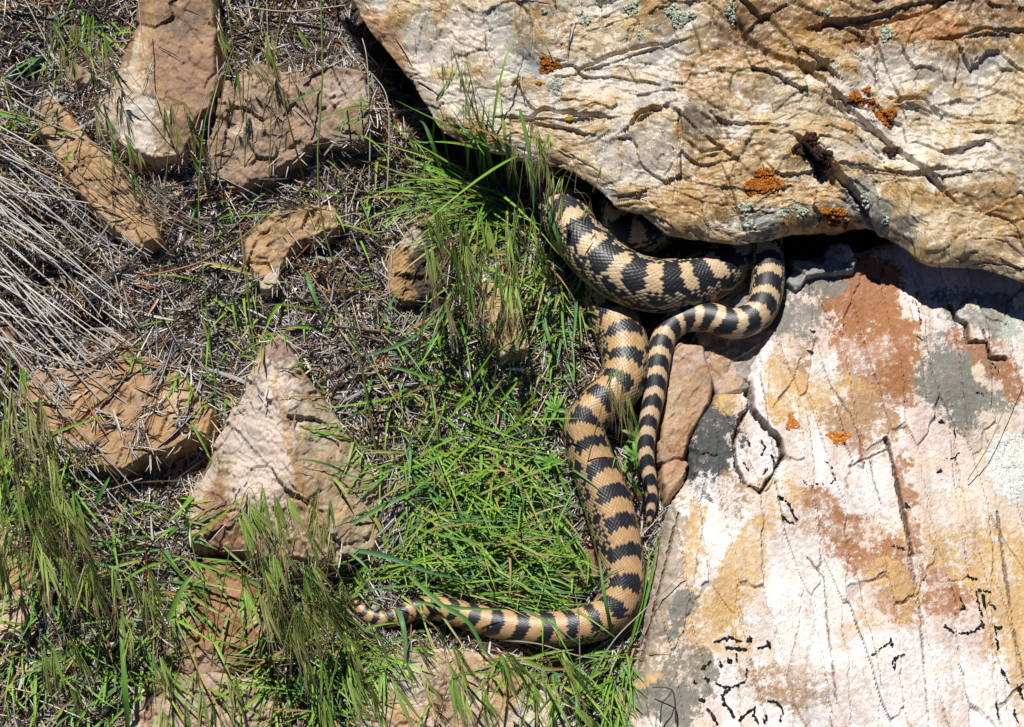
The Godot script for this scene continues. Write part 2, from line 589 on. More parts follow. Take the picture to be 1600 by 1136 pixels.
# ---------------------------------------------------------------- the boulder above
func build_boulder() -> void:
	var lip := 0.064
	var edge := plan([[505, -80], [535, -30], [558, 8], [582, 52], [612, 92], [650, 146], [690, 208], [735, 232], [790, 240], [840, 256], [882, 264], [922, 292], [960, 322], [1002, 336], [1045, 366], [1100, 378], [1150, 385], [1200, 377], [1240, 364], [1290, 358], [1340, 354], [1385, 364], [1420, 386], [1452, 408], [1520, 420], [1600, 444], [1740, 486]], lip)
	var back := plan([[940, -330], [1860, -330]], 0.14)
	var ns := 700
	var nq := 400
	var under := 46
	# points along the lip at even spacing
	var run := PackedFloat32Array([0.0])
	for k in edge.size() - 1:
		run.append(run[k] + edge[k].distance_to(edge[k + 1]))
	var lipline := PackedVector2Array()
	var seg := 0
	for k in ns:
		var l := run[-1] * k / (ns - 1.0)
		while seg < edge.size() - 2 and run[seg + 1] < l:
			seg += 1
		var t := (l - run[seg]) / (run[seg + 1] - run[seg])
		var i0 := maxi(seg - 1, 0)
		var i3 := mini(seg + 2, edge.size() - 1)
		lipline.append(edge[seg].cubic_interpolate(edge[seg + 1], edge[i0], edge[i3], t).lerp(edge[seg].lerp(edge[seg + 1], t), 0.5))
	var ridge := plan([[1282, 262], [1330, 312], [1380, 360], [1440, 404], [1470, 430]], 0.08)
	var grooves := [
		[plan([[1146, -10], [1150, 26], [1172, 52], [1212, 80], [1262, 98], [1292, 96]], 0.107), 0.009, 0.0035],
		[plan([[1262, 98], [1290, 120], [1330, 172], [1376, 192], [1424, 232], [1482, 282]], 0.102), 0.006, 0.002],
		[plan([[1372, 60], [1374, 120], [1386, 140], [1412, 150]], 0.102), 0.006, 0.0022],
		[plan([[1412, 150], [1450, 146], [1500, 184], [1560, 184]], 0.102), 0.003, 0.0011],
		[plan([[1290, 30], [1380, 26], [1450, 16], [1490, -10]], 0.112), 0.007, 0.0025],
		[plan([[988, 192], [1000, 178], [1030, 168]], 0.092), 0.006, 0.0022],
		[plan([[1060, 174], [1066, 210], [1096, 230], [1128, 226]], 0.092), 0.005, 0.002],
		[plan([[800, 172], [860, 160], [905, 172], [945, 178]], 0.092), 0.004, 0.0016],
		[plan([[906, 100], [960, 72], [1010, 66], [1060, 60]], 0.097), 0.003, 0.0013],
		[plan([[1060, 240], [1040, 270], [1054, 290]], 0.082), 0.004, 0.0013],
		[plan([[1136, 290], [1150, 330], [1160, 350]], 0.072), 0.003, 0.001],
		[plan([[1300, 262], [1330, 268], [1420, 270], [1480, 262]], 0.092), 0.003, 0.0012],
		[plan([[1480, 60], [1540, 52], [1600, 56]], 0.102), 0.004, 0.0016],
		[plan([[1300, 140], [1360, 160], [1376, 190]], 0.102), 0.003, 0.0012],
	]
	var white := Color(0.53, 0.475, 0.405)
	var cream := Color(0.45, 0.345, 0.20)
	var ochre := Color(0.36, 0.205, 0.065)
	var rust := Color(0.20, 0.105, 0.042)
	var grey := Color(0.21, 0.215, 0.20)
	var dark := Color(0.065, 0.055, 0.05)
	var B := []
	for b in [[1400, 40, 220, 50, 2, rust, 0.6, .09], [1180, 70, 70, 60, 20, Color(0.30, 0.19, 0.09), 0.6, .09], [1120, 280, 120, 60, 0, ochre, 0.4, .09], [1500, 340, 130, 60, 12, Color(0.34, 0.22, 0.09), 0.5, .09], [1260, 200, 60, 60, 0, Color(0.40, 0.30, 0.18), 0.5, .09], [1540, 250, 80, 50, 0, Color(0.42, 0.37, 0.30), 0.6, .09], [790, 40, 46, 30, 20, grey, 0.85, .092], [820, 92, 46, 18, 0, Color(0.30, 0.32, 0.30), 0.95, .092], [830, 72, 26, 14, -20, grey, 0.8, .092], [870, 130, 12, 14, 0, grey, 0.9, .092], [668, 30, 20, 14, 20, grey, 0.7, .092], [760, 145, 44, 22, -25, grey, 0.5, .082],
		[1000, 152, 14, 26, 20, grey, 0.85, .092], [1040, 130, 40, 12, -30, grey, 0.4, .092], [1100, 178, 36, 40, 0, Color(0.13, 0.085, 0.05), 0.75, .092], [860, 30, 60, 40, 0, ochre, 0.4, .102], [960, 40, 60, 30, 0, cream, 0.6, .102],
		[1130, 110, 70, 40, 0, ochre, 0.6, .102], [1230, 40, 80, 44, 10, rust, 0.75, .112], [1260, 60, 50, 40, 20, ochre, 0.7, .112], [1380, 20, 130, 30, 0, rust, 0.85, .122], [1460, 24, 60, 24, 0, Color(0.42, 0.19, 0.06), 0.8, .122], [1570, 20, 60, 30, 0, rust, 0.8, .122],
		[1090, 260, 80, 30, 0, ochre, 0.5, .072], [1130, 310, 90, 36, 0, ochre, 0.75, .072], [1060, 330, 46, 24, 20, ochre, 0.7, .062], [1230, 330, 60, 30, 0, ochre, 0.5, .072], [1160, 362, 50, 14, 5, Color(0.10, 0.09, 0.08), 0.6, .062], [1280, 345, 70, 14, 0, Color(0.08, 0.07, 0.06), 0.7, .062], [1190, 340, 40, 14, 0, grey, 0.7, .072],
		[860, 220, 60, 20, 14, Color(0.40, 0.24, 0.11), 0.5, .062], [735, 215, 40, 18, 20, ochre, 0.7, .062], [900, 265, 60, 16, 25, Color(0.42, 0.28, 0.14), 0.5, .062], [605, 70, 16, 60, -34, Color(0.50, 0.30, 0.17), 0.9, .062], [650, 130, 10, 50, -34, Color(0.42, 0.25, 0.13), 0.7, .062],
		[1340, 300, 22, 22, 40, grey, 0.8, .092], [1372, 330, 24, 20, 40, grey, 0.85, .082], [1405, 372, 20, 30, 40, Color(0.13, 0.13, 0.125), 0.85, .072], [1440, 300, 60, 14, 8, ochre, 0.85, .092], [1540, 330, 80, 40, 10, ochre, 0.6, .092], [1490, 360, 50, 40, 10, cream, 0.6, .082], [1560, 400, 60, 24, 12, Color(0.36, 0.26, 0.15), 0.6, .072],
		[1400, 100, 60, 40, 0, white, 0.6, .102], [1340, 240, 60, 30, 0, white, 0.7, .092], [1450, 220, 90, 60, 0, Color(0.62, 0.56, 0.46), 0.5, .092], [1580, 160, 40, 60, 0, cream, 0.6, .102], [1400, 40, 30, 14, 0, Color(0.45, 0.21, 0.07), 0.8, .112], [1550, 45, 30, 16, 0, grey, 0.5, .112], [1290, 40, 40, 30, 0, ochre, 0.5, .112],
		[720, 90, 80, 70, 0, white, 0.7, .092], [940, 130, 70, 50, 0, white, 0.5, .092], [1000, 240, 60, 50, 20, white, 0.6, .082]]:
		B.append(blot(b[0], b[1], b[2], b[3], b[4], b[5], b[6], b[7]))
	var n := (nq + under) * ns
	var p := PackedVector3Array()
	var c := PackedColorArray()
	p.resize(n)
	c.resize(n)
	for q in nq + under:
		for k in ns:
			var e := lipline[k]
			var s := k / (ns - 1.0)
			var b := back[0].lerp(back[1], s)
			var into := (b - e)
			var far := into.length()
			into /= far
			var x := e.x
			var z := e.y
			var y := lip
			var d := 0.0
			var out_n := Vector3(0, 1, 0)
			if q < under:
				# below: the overhang curls back to the ground
				var t := 1.0 - q / float(under)
				d = 0.13 * t
				x += into.x * d
				z += into.y * d
				y = lip - 0.007 * sqrt(1.0 - pow(1.0 - minf(t * 8.0, 1.0), 2.0)) - 0.014 * t - 0.07 * t * t * t
				out_n = Vector3(-into.x * 0.3, -1, -into.y * 0.3).normalized() * (0.25 + 0.75 * (1.0 - t))
			else:
				var t := (q - under) / (nq - 1.0)
				t = t * (0.55 + 0.45 * t)
				d = far * t
				x += into.x * d
				z += into.y * d
				var rr := 0.016
				var f := clampf(d / rr, 0.0, 1.0)
				y = lip + 0.011 * (1.0 - (1.0 - f) * (1.0 - f)) + 0.13 * d
				out_n = Vector3(-into.x * (1.0 - f), 0.35 + f, -into.y * (1.0 - f)).normalized()
			var X := x * 1000.0
			var Z := z * 1000.0
			var Y := y * 1000.0
			var w1 := n_mid.get_noise_3d(X, Y, Z)
			var w2 := n_fine.get_noise_3d(X, Y, Z)
			var wb := n_big.get_noise_2d(X + 300.0, Z - 200.0)
			var fl := n_flow.get_noise_3d(X, Y, Z)
			var fl2 := n_flow.get_noise_3d(X + 310.0, Y, Z - 170.0)
			# bedding: layers that dip gently, each ending in a small step towards the viewer
			var a := X * 0.97 + Z * 0.24
			var bb := Z * 0.97 - X * 0.24 - (Y - 60.0) * 0.5 + fl * 4.0 + wb * 22.0 + w2 * 0.6
			var lay := bb / 19.0 + fl2 * 1.1
			var id := floorf(lay)
			var f2 := lay - id
			var amp := 0.0034 * clampf(0.12 + 1.1 * n_mid.get_noise_2d(a * 0.8, id * 91.0), 0.0, 1.0)
			var saw := (f2 / 0.86 if f2 < 0.86 else (1.0 - f2) / 0.14) - 0.5
			# quartz breaks into flat faces, large and small
			var ca := a / 46.0 + fl2 * 0.22 + w2 * 0.03
			var cb := bb / 21.0 + fl * 0.2 + w2 * 0.04
			var big := facet(ca, cb, 11)
			var gap := gap_
			var cell := own_
			var small := facet(a / 17.0 + fl * 0.25 + w2 * 0.06, bb / 8.5 + w2 * 0.08, 29)
			var gap2 := gap_
			var cell2 := own_
			var chip := facet(a / 6.5 + w2 * 0.1, bb / 3.6 + w2 * 0.1, 41)
			var gr := n_grain.get_noise_2d(X + Y, Z + Y * 0.7)
			var dh := wb * 0.011 + w1 * 0.0034 + amp * saw + big * 0.0024 + small * 0.0010 + chip * 0.0005 + w2 * 0.0004 + gr * 0.0003
			dh -= 0.0016 * clampf(0.5 + fl * 1.5, 0.0, 1.0) * (1.0 - ramp(0.0, 0.07, gap)) + 0.0004 * (1.0 - ramp(0.0, 0.08, gap2))
			var damp := 1.0
			if q >= under:
				damp = 0.45 + 0.55 * clampf(d / 0.02, 0.0, 1.0)
			# the step where a second bed lies on the first
			if q >= under and x > ridge[0].x - 0.03:
				var side := 0.0
				var rd := to_line(ridge, x + w2 * 0.002, z + w1 * 0.003)
				var r0 := ridge[0]
				var r1 := ridge[3]
				side = (r1.x - r0.x) * (z - r0.y) - (r1.y - r0.y) * (x - r0.x)
				if rd < 0.045:
					dh += 0.016 * (1.0 - rd / 0.045) * (1.0 if side < 0.0 else -0.35) * ramp(0.0, 0.005, rd)
			if q >= under:
				for g in grooves:
					var l: PackedVector2Array = g[0]
					if x < l[0].x - 0.13 or x > l[0].x + 0.16 or z < l[0].y - 0.1 or z > l[0].y + 0.15:
						continue
					var gd := to_line(l, x + w2 * 0.0018 + w1 * 0.002, z + w1 * 0.0025)
					var gw: float = g[2] * (1.0 + 0.8 * w2)
					if gd < gw:
						dh -= g[1] * (1.0 - gd / gw)
					# the upper side stands proud of the lower one
					if gd < 0.022:
						var m0 := l[0]
						var m1 := l[l.size() - 1]
						var up_side := (m1.x - m0.x) * (z - m0.y) - (m1.y - m0.y) * (x - m0.x) < 0.0
						dh += g[1] * (0.75 if up_side else -0.25) * (1.0 - gd / 0.022) * ramp(0.0, 0.003, gd)
			var pos := Vector3(x, y, z) + out_n * dh * damp
			p[q * ns + k] = pos
			# colour
			var t2 := clampf(0.46 + cell * 0.14 + w1 * 0.9 + wb * 0.3, 0.0, 1.0)
			var col := white.lerp(cream, ramp(0.1, 0.65, t2)).lerp(ochre, ramp(0.62, 1.0, t2 + cell2 * 0.06) * 0.85)
			col = stain(col, B, x, z, w1 * 0.009, w2 * 0.003 + w1 * 0.004, gr * 0.4 + w2 * 0.8 + w1 * 0.5 + cell2 * 0.12, clampf(0.5 + w2 * 0.6 + w1 * 0.5 + cell2 * 0.12 + gr * 0.2, 0.0, 1.0))
			var speck := n_grain.get_noise_2d(X * 1.4 + 33.0, Z * 1.4 + Y)
			col = col * (1.0 + 0.08 * cell2 + 0.20 * speck + 0.05 * cell + 0.15 * w2)
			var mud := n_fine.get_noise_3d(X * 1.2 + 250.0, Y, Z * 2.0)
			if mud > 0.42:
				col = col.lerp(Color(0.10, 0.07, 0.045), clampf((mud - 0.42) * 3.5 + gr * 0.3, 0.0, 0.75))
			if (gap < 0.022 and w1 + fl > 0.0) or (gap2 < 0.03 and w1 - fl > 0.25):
				col = col.lerp(Color(0.085, 0.065, 0.05), 0.72)      # dark brown along some of the cracks between faces
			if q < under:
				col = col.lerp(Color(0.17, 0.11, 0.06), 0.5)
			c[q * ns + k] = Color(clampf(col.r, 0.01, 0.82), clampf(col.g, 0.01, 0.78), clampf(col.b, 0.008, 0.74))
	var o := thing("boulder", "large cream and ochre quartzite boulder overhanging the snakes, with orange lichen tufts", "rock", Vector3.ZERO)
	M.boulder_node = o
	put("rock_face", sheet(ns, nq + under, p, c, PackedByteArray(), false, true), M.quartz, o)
	for q in range(under, nq + under):
		for k in ns:
			raise_top(p[q * ns + k].x, p[q * ns + k].y, p[q * ns + k].z)


# ---------------------------------------------------------------- stones lying in the soil
# planes: [pixel x, pixel y, height in mm, slope across (mm per 100 px right), slope down (mm per 100 px down)]; the lowest plane wins
func stone(label: String, group: String, line: Array, planes: Array, cols: Array, blots: Array, rough := 1.0, edge := 4.0, called := "stone", bed := 0.0) -> Node3D:
	var h0: float = planes[0][2] * 0.001
	var outline := plan(line, h0 * 0.8)
	var B := []
	for b in blots:
		B.append(blot(b[0], b[1], b[2], b[3], b[4], b[5], b[6], h0))
	var PL := []
	for q in planes:
		var w := at(q[0], q[1], q[2] * 0.001)
		PL.append([w.x, w.z, q[2] * 0.001, q[3] * 0.001 / (100.0 * MX), q[4] * 0.001 / (100.0 * MZ)])
	var lo := outline[0]
	var hi := outline[0]
	for w in outline:
		lo = lo.min(w)
		hi = hi.max(w)
	var mid := (lo + hi) * 0.5
	lo -= Vector2(0.006, 0.006)
	hi += Vector2(0.006, 0.006)
	var step := 0.00115
	var nu := int((hi.x - lo.x) / step) + 2
	var nv := int((hi.y - lo.y) / step) + 2
	var p := PackedVector3Array()
	var c := PackedColorArray()
	var keep := PackedByteArray()
	p.resize(nu * nv)
	c.resize(nu * nv)
	keep.resize(nu * nv)
	var c0: Color = cols[0]
	var c1: Color = cols[1]
	var c2: Color = cols[2]
	var round_r := edge * 0.0006
	var floor_y := soil_height(mid.x, mid.y) - 0.012
	var turn := chance(mid.x * 91.0, mid.y * 57.0) * 3.0
	var ct := cos(turn)
	var st := sin(turn)
	for v in nv:
		for u in nu:
			var x := lo.x + u * step
			var z := lo.y + v * step
			var i := v * nu + u
			var X := x * 1000.0
			var Z := z * 1000.0
			var w1 := n_mid.get_noise_2d(X, Z + 800.0)
			var w2 := n_fine.get_noise_2d(X + 70.0, Z)
			var w3 := n_fine.get_noise_2d(X, Z + 333.0)
			var big := facet((X * ct + Z * st) / 34.0 + w2 * 0.05, (Z * ct - X * st) / 20.0 + w3 * 0.05, 3)
			var gap := gap_
			var cell := own_
			var small := facet((X * ct + Z * st) / 11.0 + w2 * 0.1, (Z * ct - X * st) / 7.0 + w3 * 0.1, 19)
			var cell2 := own_
			p[i] = Vector3(x - mid.x, floor_y, z - mid.y)
			c[i] = c0
			var d := inside(outline, x + w1 * 0.0022 + big * 0.0022 + w2 * 0.0006, z + w1 * 0.0016 + cell * 0.0016 - w2 * 0.0006)
			if d < -0.004:
				continue
			keep[i] = 1
			var gr := n_grain.get_noise_2d(X, Z)
			var h := 1.0
			for q in PL:
				h = minf(h, q[2] + (x - q[0]) * q[3] + (z - q[1]) * q[4])
			h += rough * (w1 * 0.0020 + w2 * 0.0004 + big * 0.0024 + small * 0.0011 + gr * 0.0003 - 0.0010 * (1.0 - ramp(0.0, 0.05, gap)))
			if bed > 0.0:
				var lay := (Z * ct - X * st) / bed + w1 * 1.5
				var f := lay - floorf(lay)
				h += 0.0016 * ((f / 0.8 if f < 0.8 else (1.0 - f) / 0.2) - 0.5)
			var f := clampf(d / round_r, 0.0, 1.0)
			var rise := sqrt(maxf(0.0, 1.0 - (1.0 - f) * (1.0 - f))) if d > 0.0 else 0.0
			h = lerpf(minf(floor_y, h - 0.01), h, 0.45 + 0.55 * rise if d > 0.0 else clampf(0.45 + d * 110.0, 0.0, 0.45))
			p[i].y = h
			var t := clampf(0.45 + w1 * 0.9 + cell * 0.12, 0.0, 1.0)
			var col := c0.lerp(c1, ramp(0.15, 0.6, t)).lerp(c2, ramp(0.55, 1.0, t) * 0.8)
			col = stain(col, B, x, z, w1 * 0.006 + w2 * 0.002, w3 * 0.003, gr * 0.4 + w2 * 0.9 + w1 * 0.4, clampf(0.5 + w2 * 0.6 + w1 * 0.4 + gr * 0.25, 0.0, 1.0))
			col = col.lerp(Color(0.5, 0.42, 0.36) * (col.r + col.g + col.b) / 1.05, 0.16) * (0.84 + 0.25 * w1) * (1.0 + 0.28 * gr + 0.08 * cell2 + 0.16 * w2 + 0.10 * n_grain.get_noise_2d(X * 1.5, Z * 1.5 + 40.0))
			c[i] = Color(clampf(col.r, 0.01, 0.8), clampf(col.g, 0.01, 0.76), clampf(col.b, 0.008, 0.72))
			raise_top(x, h, z)
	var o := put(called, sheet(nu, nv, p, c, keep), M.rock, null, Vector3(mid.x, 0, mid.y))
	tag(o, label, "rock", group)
	return o


func build_stones() -> void:
	var cream := Color(0.62, 0.50, 0.36)
	var tan_c := Color(0.47, 0.33, 0.20)
	var ochre := Color(0.44, 0.245, 0.085)
	var rust := Color(0.29, 0.125, 0.04)
	var brown := Color(0.24, 0.15, 0.09)
	var rose := Color(0.55, 0.42, 0.35)
	var white := Color(0.70, 0.64, 0.56)
	var grey := Color(0.22, 0.21, 0.19)
	var g := "stones among the dead grass"
	stone("knobby grey lichen-covered lump at the top of the pale slab under the boulder", g, [[1222, 440], [1232, 408], [1280, 410], [1280, 394], [1300, 384], [1330, 388], [1340, 408], [1328, 428], [1292, 432], [1262, 440], [1240, 460]],
		[[1290, 410, 37, 2, -4]], [Color(0.30, 0.31, 0.30), Color(0.25, 0.255, 0.24), Color(0.36, 0.36, 0.33)], [[1307, 396, 6, 5, 0, Color(0.6, 0.25, 0.08), 0.8]], 1.0, 5.0)
	stone("smooth orange-brown ledge between the banded tail and the pale slab", g, [[1030, 560], [1060, 535], [1100, 540], [1112, 590], [1108, 640], [1082, 690], [1076, 740], [1050, 770], [1036, 790], [1028, 740], [1024, 690], [1030, 640], [1036, 600]],
		[[1070, 640, 24, 6, -2], [1040, 650, 22, 28, 0]], [Color(0.50, 0.31, 0.17), Color(0.44, 0.25, 0.12), Color(0.33, 0.15, 0.07)], [[1065, 560, 30, 20, 0, rose, 0.5], [1070, 690, 30, 26, 0, rust, 0.4], [1050, 640, 14, 40, 0, cream, 0.35]], 0.7, 7.0)
	stone("grey and pink ledge under the bend of the banded tail", g, [[1085, 500], [1100, 452], [1140, 425], [1175, 400], [1215, 400], [1232, 470], [1215, 520], [1190, 560], [1170, 610], [1120, 620], [1100, 590], [1088, 545]],
		[[1150, 470, 20, 4, 3], [1110, 560, 15, 6, 0]], [rose, Color(0.45, 0.33, 0.24), ochre], [[1150, 445, 24, 42, 10, Color(0.25, 0.26, 0.25), 0.95], [1170, 570, 18, 40, 0, grey, 0.8], [1120, 560, 20, 30, 0, Color(0.36, 0.2, 0.1), 0.7], [1110, 470, 14, 30, 30, ochre, 0.5]], 0.8, 6.0)
	stone("brown stone with a cream flank, behind the grass tuft at the top edge", g, [[133, 158], [160, 130], [186, 84], [206, 40], [228, -30], [336, -30], [346, 60], [344, 120], [336, 172], [312, 192], [282, 246], [238, 246], [178, 218], [150, 190]],
		[[280, 100, 46, 2, -3], [235, 140, 44, 26, -4], [180, 180, 28, 22, -22], [300, 200, 42, -6, -20]], [Color(0.33, 0.20, 0.11), Color(0.29, 0.155, 0.075), Color(0.36, 0.22, 0.12)],
		[[180, 150, 44, 60, 30, cream, 0.95], [215, 190, 44, 46, 20, white, 0.9], [215, 90, 18, 56, 8, cream, 0.9], [240, 235, 34, 12, 0, cream, 0.8], [228, 60, 12, 56, 8, ochre, 0.8], [245, 170, 10, 50, 0, ochre, 0.6], [290, 30, 40, 30, 0, Color(0.2, 0.12, 0.07), 0.6]], 0.7, 7.0)
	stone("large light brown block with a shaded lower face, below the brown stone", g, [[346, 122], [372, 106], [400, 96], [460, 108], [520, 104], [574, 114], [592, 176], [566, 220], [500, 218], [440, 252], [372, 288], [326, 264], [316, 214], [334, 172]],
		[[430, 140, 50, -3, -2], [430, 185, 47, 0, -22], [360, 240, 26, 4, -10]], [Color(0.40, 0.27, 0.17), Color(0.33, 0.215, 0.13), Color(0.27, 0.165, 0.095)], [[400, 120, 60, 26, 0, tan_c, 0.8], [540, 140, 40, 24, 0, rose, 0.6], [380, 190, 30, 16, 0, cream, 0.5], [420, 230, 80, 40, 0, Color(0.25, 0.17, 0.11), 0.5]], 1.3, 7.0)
	stone("long ochre stone crossed by thin dead stems", g, [[46, 172], [76, 144], [112, 178], [140, 214], [176, 252], [216, 296], [250, 340], [258, 384], [216, 392], [180, 368], [150, 340], [108, 282], [62, 216]],
		[[150, 270, 24, 10, -6], [110, 270, 22, 28, -16]], [Color(0.50, 0.33, 0.17), ochre, Color(0.40, 0.22, 0.09)], [[70, 175, 34, 26, 0, Color(0.36, 0.24, 0.15), 0.8], [210, 330, 40, 50, 0, Color(0.47, 0.31, 0.16), 0.7]], 0.9, 7.0)
	stone("lumpy ochre stone half sunk in grey litter", g, [[382, 372], [400, 350], [430, 330], [474, 322], [520, 316], [536, 344], [514, 374], [470, 388], [448, 420], [412, 462], [390, 434]],
		[[460, 350, 20, 2, -1], [410, 400, 16, 8, -4]], [Color(0.47, 0.32, 0.16), ochre, Color(0.38, 0.24, 0.12)], [[450, 380, 30, 24, 0, brown, 0.4]], 1.5, 8.0)
	stone("small pale pink pebble below the lumpy ochre stone", g, [[404, 440], [420, 420], [436, 428], [438, 446], [420, 460], [406, 456]], [[420, 440, 22, 0, -4]], [rose, Color(0.5, 0.37, 0.3), rose], [], 0.5, 4.0)
	stone("dark brown weathered block with an ochre side behind the drooping seed heads", g, [[596, 400], [622, 372], [642, 352], [694, 346], [712, 396], [708, 448], [664, 468], [622, 470], [600, 452]],
		[[670, 400, 26, 3, -8], [620, 420, 22, 30, -6]], [Color(0.055, 0.035, 0.022), Color(0.075, 0.048, 0.03), Color(0.09, 0.055, 0.03)], [[614, 420, 22, 50, 0, ochre, 0.95], [640, 372, 22, 16, 0, cream, 0.8], [626, 455, 20, 14, 0, ochre, 0.8]], 1.0, 4.0, "stone", 3.6)
	stone("upright cream and ochre stone beneath the grass spikes", g, [[730, 412], [776, 400], [788, 428], [804, 452], [824, 500], [820, 552], [780, 564], [762, 520], [754, 470], [736, 440]],
		[[780, 480, 22, 4, 2], [760, 420, 19, 0, 10]], [cream, ochre, tan_c], [[752, 420, 30, 20, 0, white, 0.9], [790, 500, 30, 50, 0, Color(0.52, 0.30, 0.10), 0.8]], 0.8, 7.0)
	stone("flat orange-brown slab with a dark broken front edge", g, [[30, 606], [60, 580], [112, 566], [180, 556], [240, 560], [292, 592], [332, 640], [322, 684], [262, 704], [226, 712], [188, 734], [140, 728], [92, 708], [58, 690], [34, 644]],
		[[180, 640, 30, 1, -1.5]], [Color(0.47, 0.28, 0.13), Color(0.42, 0.225, 0.085), Color(0.50, 0.33, 0.18)], [[90, 600, 40, 26, -20, Color(0.40, 0.28, 0.19), 0.7], [250, 620, 40, 24, 10, Color(0.55, 0.38, 0.25), 0.6], [110, 705, 16, 12, 0, grey, 0.6], [212, 674, 14, 9, 0, Color(0.2, 0.14, 0.1), 0.7], [60, 632, 20, 8, -25, white, 0.5], [270, 655, 12, 8, 0, white, 0.35]], 0.6, 3.0)
	stone("big wedge of pink and tan rock with a rusty ridge line", g, [[398, 560], [424, 514], [446, 528], [482, 580], [532, 650], [582, 718], [606, 800], [584, 850], [524, 880], [432, 872], [352, 862], [292, 850], [284, 800], [308, 740], [332, 690], [368, 622]],
		[[440, 600, 52, 0, 2], [455, 690, 52, -34, 6], [430, 690, 50, 12, 0], [450, 800, 44, 0, -22]], [Color(0.44, 0.34, 0.24), Color(0.40, 0.29, 0.17), Color(0.36, 0.235, 0.11)],
		[[415, 680, 48, 110, 8, Color(0.60, 0.49, 0.41), 0.95], [380, 640, 40, 60, 30, Color(0.56, 0.46, 0.39), 0.8], [452, 690, 7, 110, -14, ochre, 0.8], [480, 790, 16, 50, -20, ochre, 0.6], [330, 800, 14, 60, 4, rust, 0.85], [355, 830, 30, 40, 0, rust, 0.7], [300, 780, 14, 60, 15, Color(0.55, 0.43, 0.36), 0.8], [500, 660, 26, 40, -30, Color(0.5, 0.42, 0.3), 0.6], [540, 760, 30, 70, -25, Color(0.46, 0.34, 0.2), 0.5], [430, 540, 16, 22, 0, Color(0.36, 0.22, 0.16), 0.8]], 1.0, 7.0, "stone", 9.0)
	stone("glossy rust-red stone beneath the wedge rock", g, [[258, 1000], [284, 920], [320, 872], [372, 880], [420, 930], [436, 972], [406, 1020], [350, 1052], [290, 1060], [248, 1040]],
		[[340, 930, 24, 0, -4], [290, 980, 22, 22, -4], [400, 980, 22, -18, -6]], [rust, Color(0.33, 0.16, 0.06), Color(0.40, 0.24, 0.12)], [[268, 970, 16, 60, 14, Color(0.56, 0.43, 0.33), 0.9], [400, 960, 30, 12, 45, cream, 0.7], [310, 1040, 50, 20, 0, Color(0.38, 0.28, 0.2), 0.7]], 0.9, 7.0)
	stone("half hidden tan stone at the bottom edge under green spikes", g, [[206, 1070], [250, 1046], [330, 1050], [420, 1064], [440, 1110], [440, 1200], [190, 1200]], [[300, 1100, 20, 2, -3]], [Color(0.42, 0.29, 0.18), Color(0.47, 0.35, 0.25), ochre], [[215, 1110, 12, 40, 0, white, 0.6], [230, 1100, 10, 40, 0, rust, 0.7]], 1.1, 7.0)
	stone("ochre stone at the edge beneath the thick grass curtain", g, [[-40, 836], [10, 822], [48, 850], [62, 890], [58, 940], [40, 990], [-10, 1010], [-60, 990]], [[0, 890, 22, -2, -6]], [Color(0.50, 0.29, 0.10), ochre, Color(0.53, 0.37, 0.2)], [[20, 960, 30, 30, 0, cream, 0.7]], 1.0, 6.0)
	stone("cream and rust stone below the thin snake tail at the bottom edge", g, [[540, 1048], [600, 1018], [690, 1006], [780, 1020], [850, 1060], [888, 1100], [902, 1160], [880, 1220], [560, 1220], [548, 1110]],
		[[720, 1060, 26, 0, -2], [600, 1060, 23, 14, -3]], [cream, tan_c, ochre], [[660, 1060, 60, 30, 20, Color(0.52, 0.48, 0.41), 0.7], [810, 1070, 60, 34, 30, Color(0.50, 0.27, 0.09), 0.8], [720, 1040, 40, 20, 0, ochre, 0.5], [850, 1110, 40, 30, 0, white, 0.6], [690, 1090, 30, 30, 0, rust, 0.5]], 1.0, 8.0)
	stone("small dull brown stone showing at the upper edge of the dead stems", g, [[-30, 500], [16, 496], [42, 530], [36, 570], [-10, 590], [-40, 560]], [[0, 540, 14, 0, -3]], [brown, Color(0.28, 0.17, 0.1), rust], [], 1.0, 6.0)
	stone("small brown stone half buried behind the long straw stems", g, [[150, 534], [176, 520], [204, 530], [212, 556], [180, 566], [156, 560]], [[180, 545, 14, 0, -3]], [Color(0.40, 0.27, 0.17), Color(0.36, 0.22, 0.12), tan_c], [], 1.0, 5.0)
	stone("pinkish stone glimpsed at the top under pale straw", g, [[96, 100], [120, 96], [148, 116], [140, 136], [112, 134], [98, 120]], [[120, 116, 18, 0, -4]], [rose, brown, Color(0.4, 0.26, 0.2)], [], 1.0, 5.0)
	stone("reddish brown stone hidden in the lush grass beside the snake", g, [[840, 870], [880, 850], [930, 856], [936, 900], [910, 930], [860, 920]], [[890, 890, 10, 2, -3]], [Color(0.30, 0.15, 0.08), Color(0.26, 0.13, 0.075), brown], [], 0.8, 5.0)
	stone("tiny ochre pebble beside the bend of the banded tail", g, [[1040, 560], [1052, 552], [1058, 562], [1050, 572], [1042, 570]], [[1050, 562, 22, 0, 0]], [tan_c, cream, tan_c], [], 0.4, 3.0, "pebble")
	stone("white speckled pebble above the thin tail in the grass", g, [[572, 948], [580, 938], [594, 940], [596, 952], [584, 958]], [[584, 948, 20, 0, 0]], [Color(0.5, 0.48, 0.44), Color(0.12, 0.12, 0.13), white], [], 0.4, 3.0, "pebble")


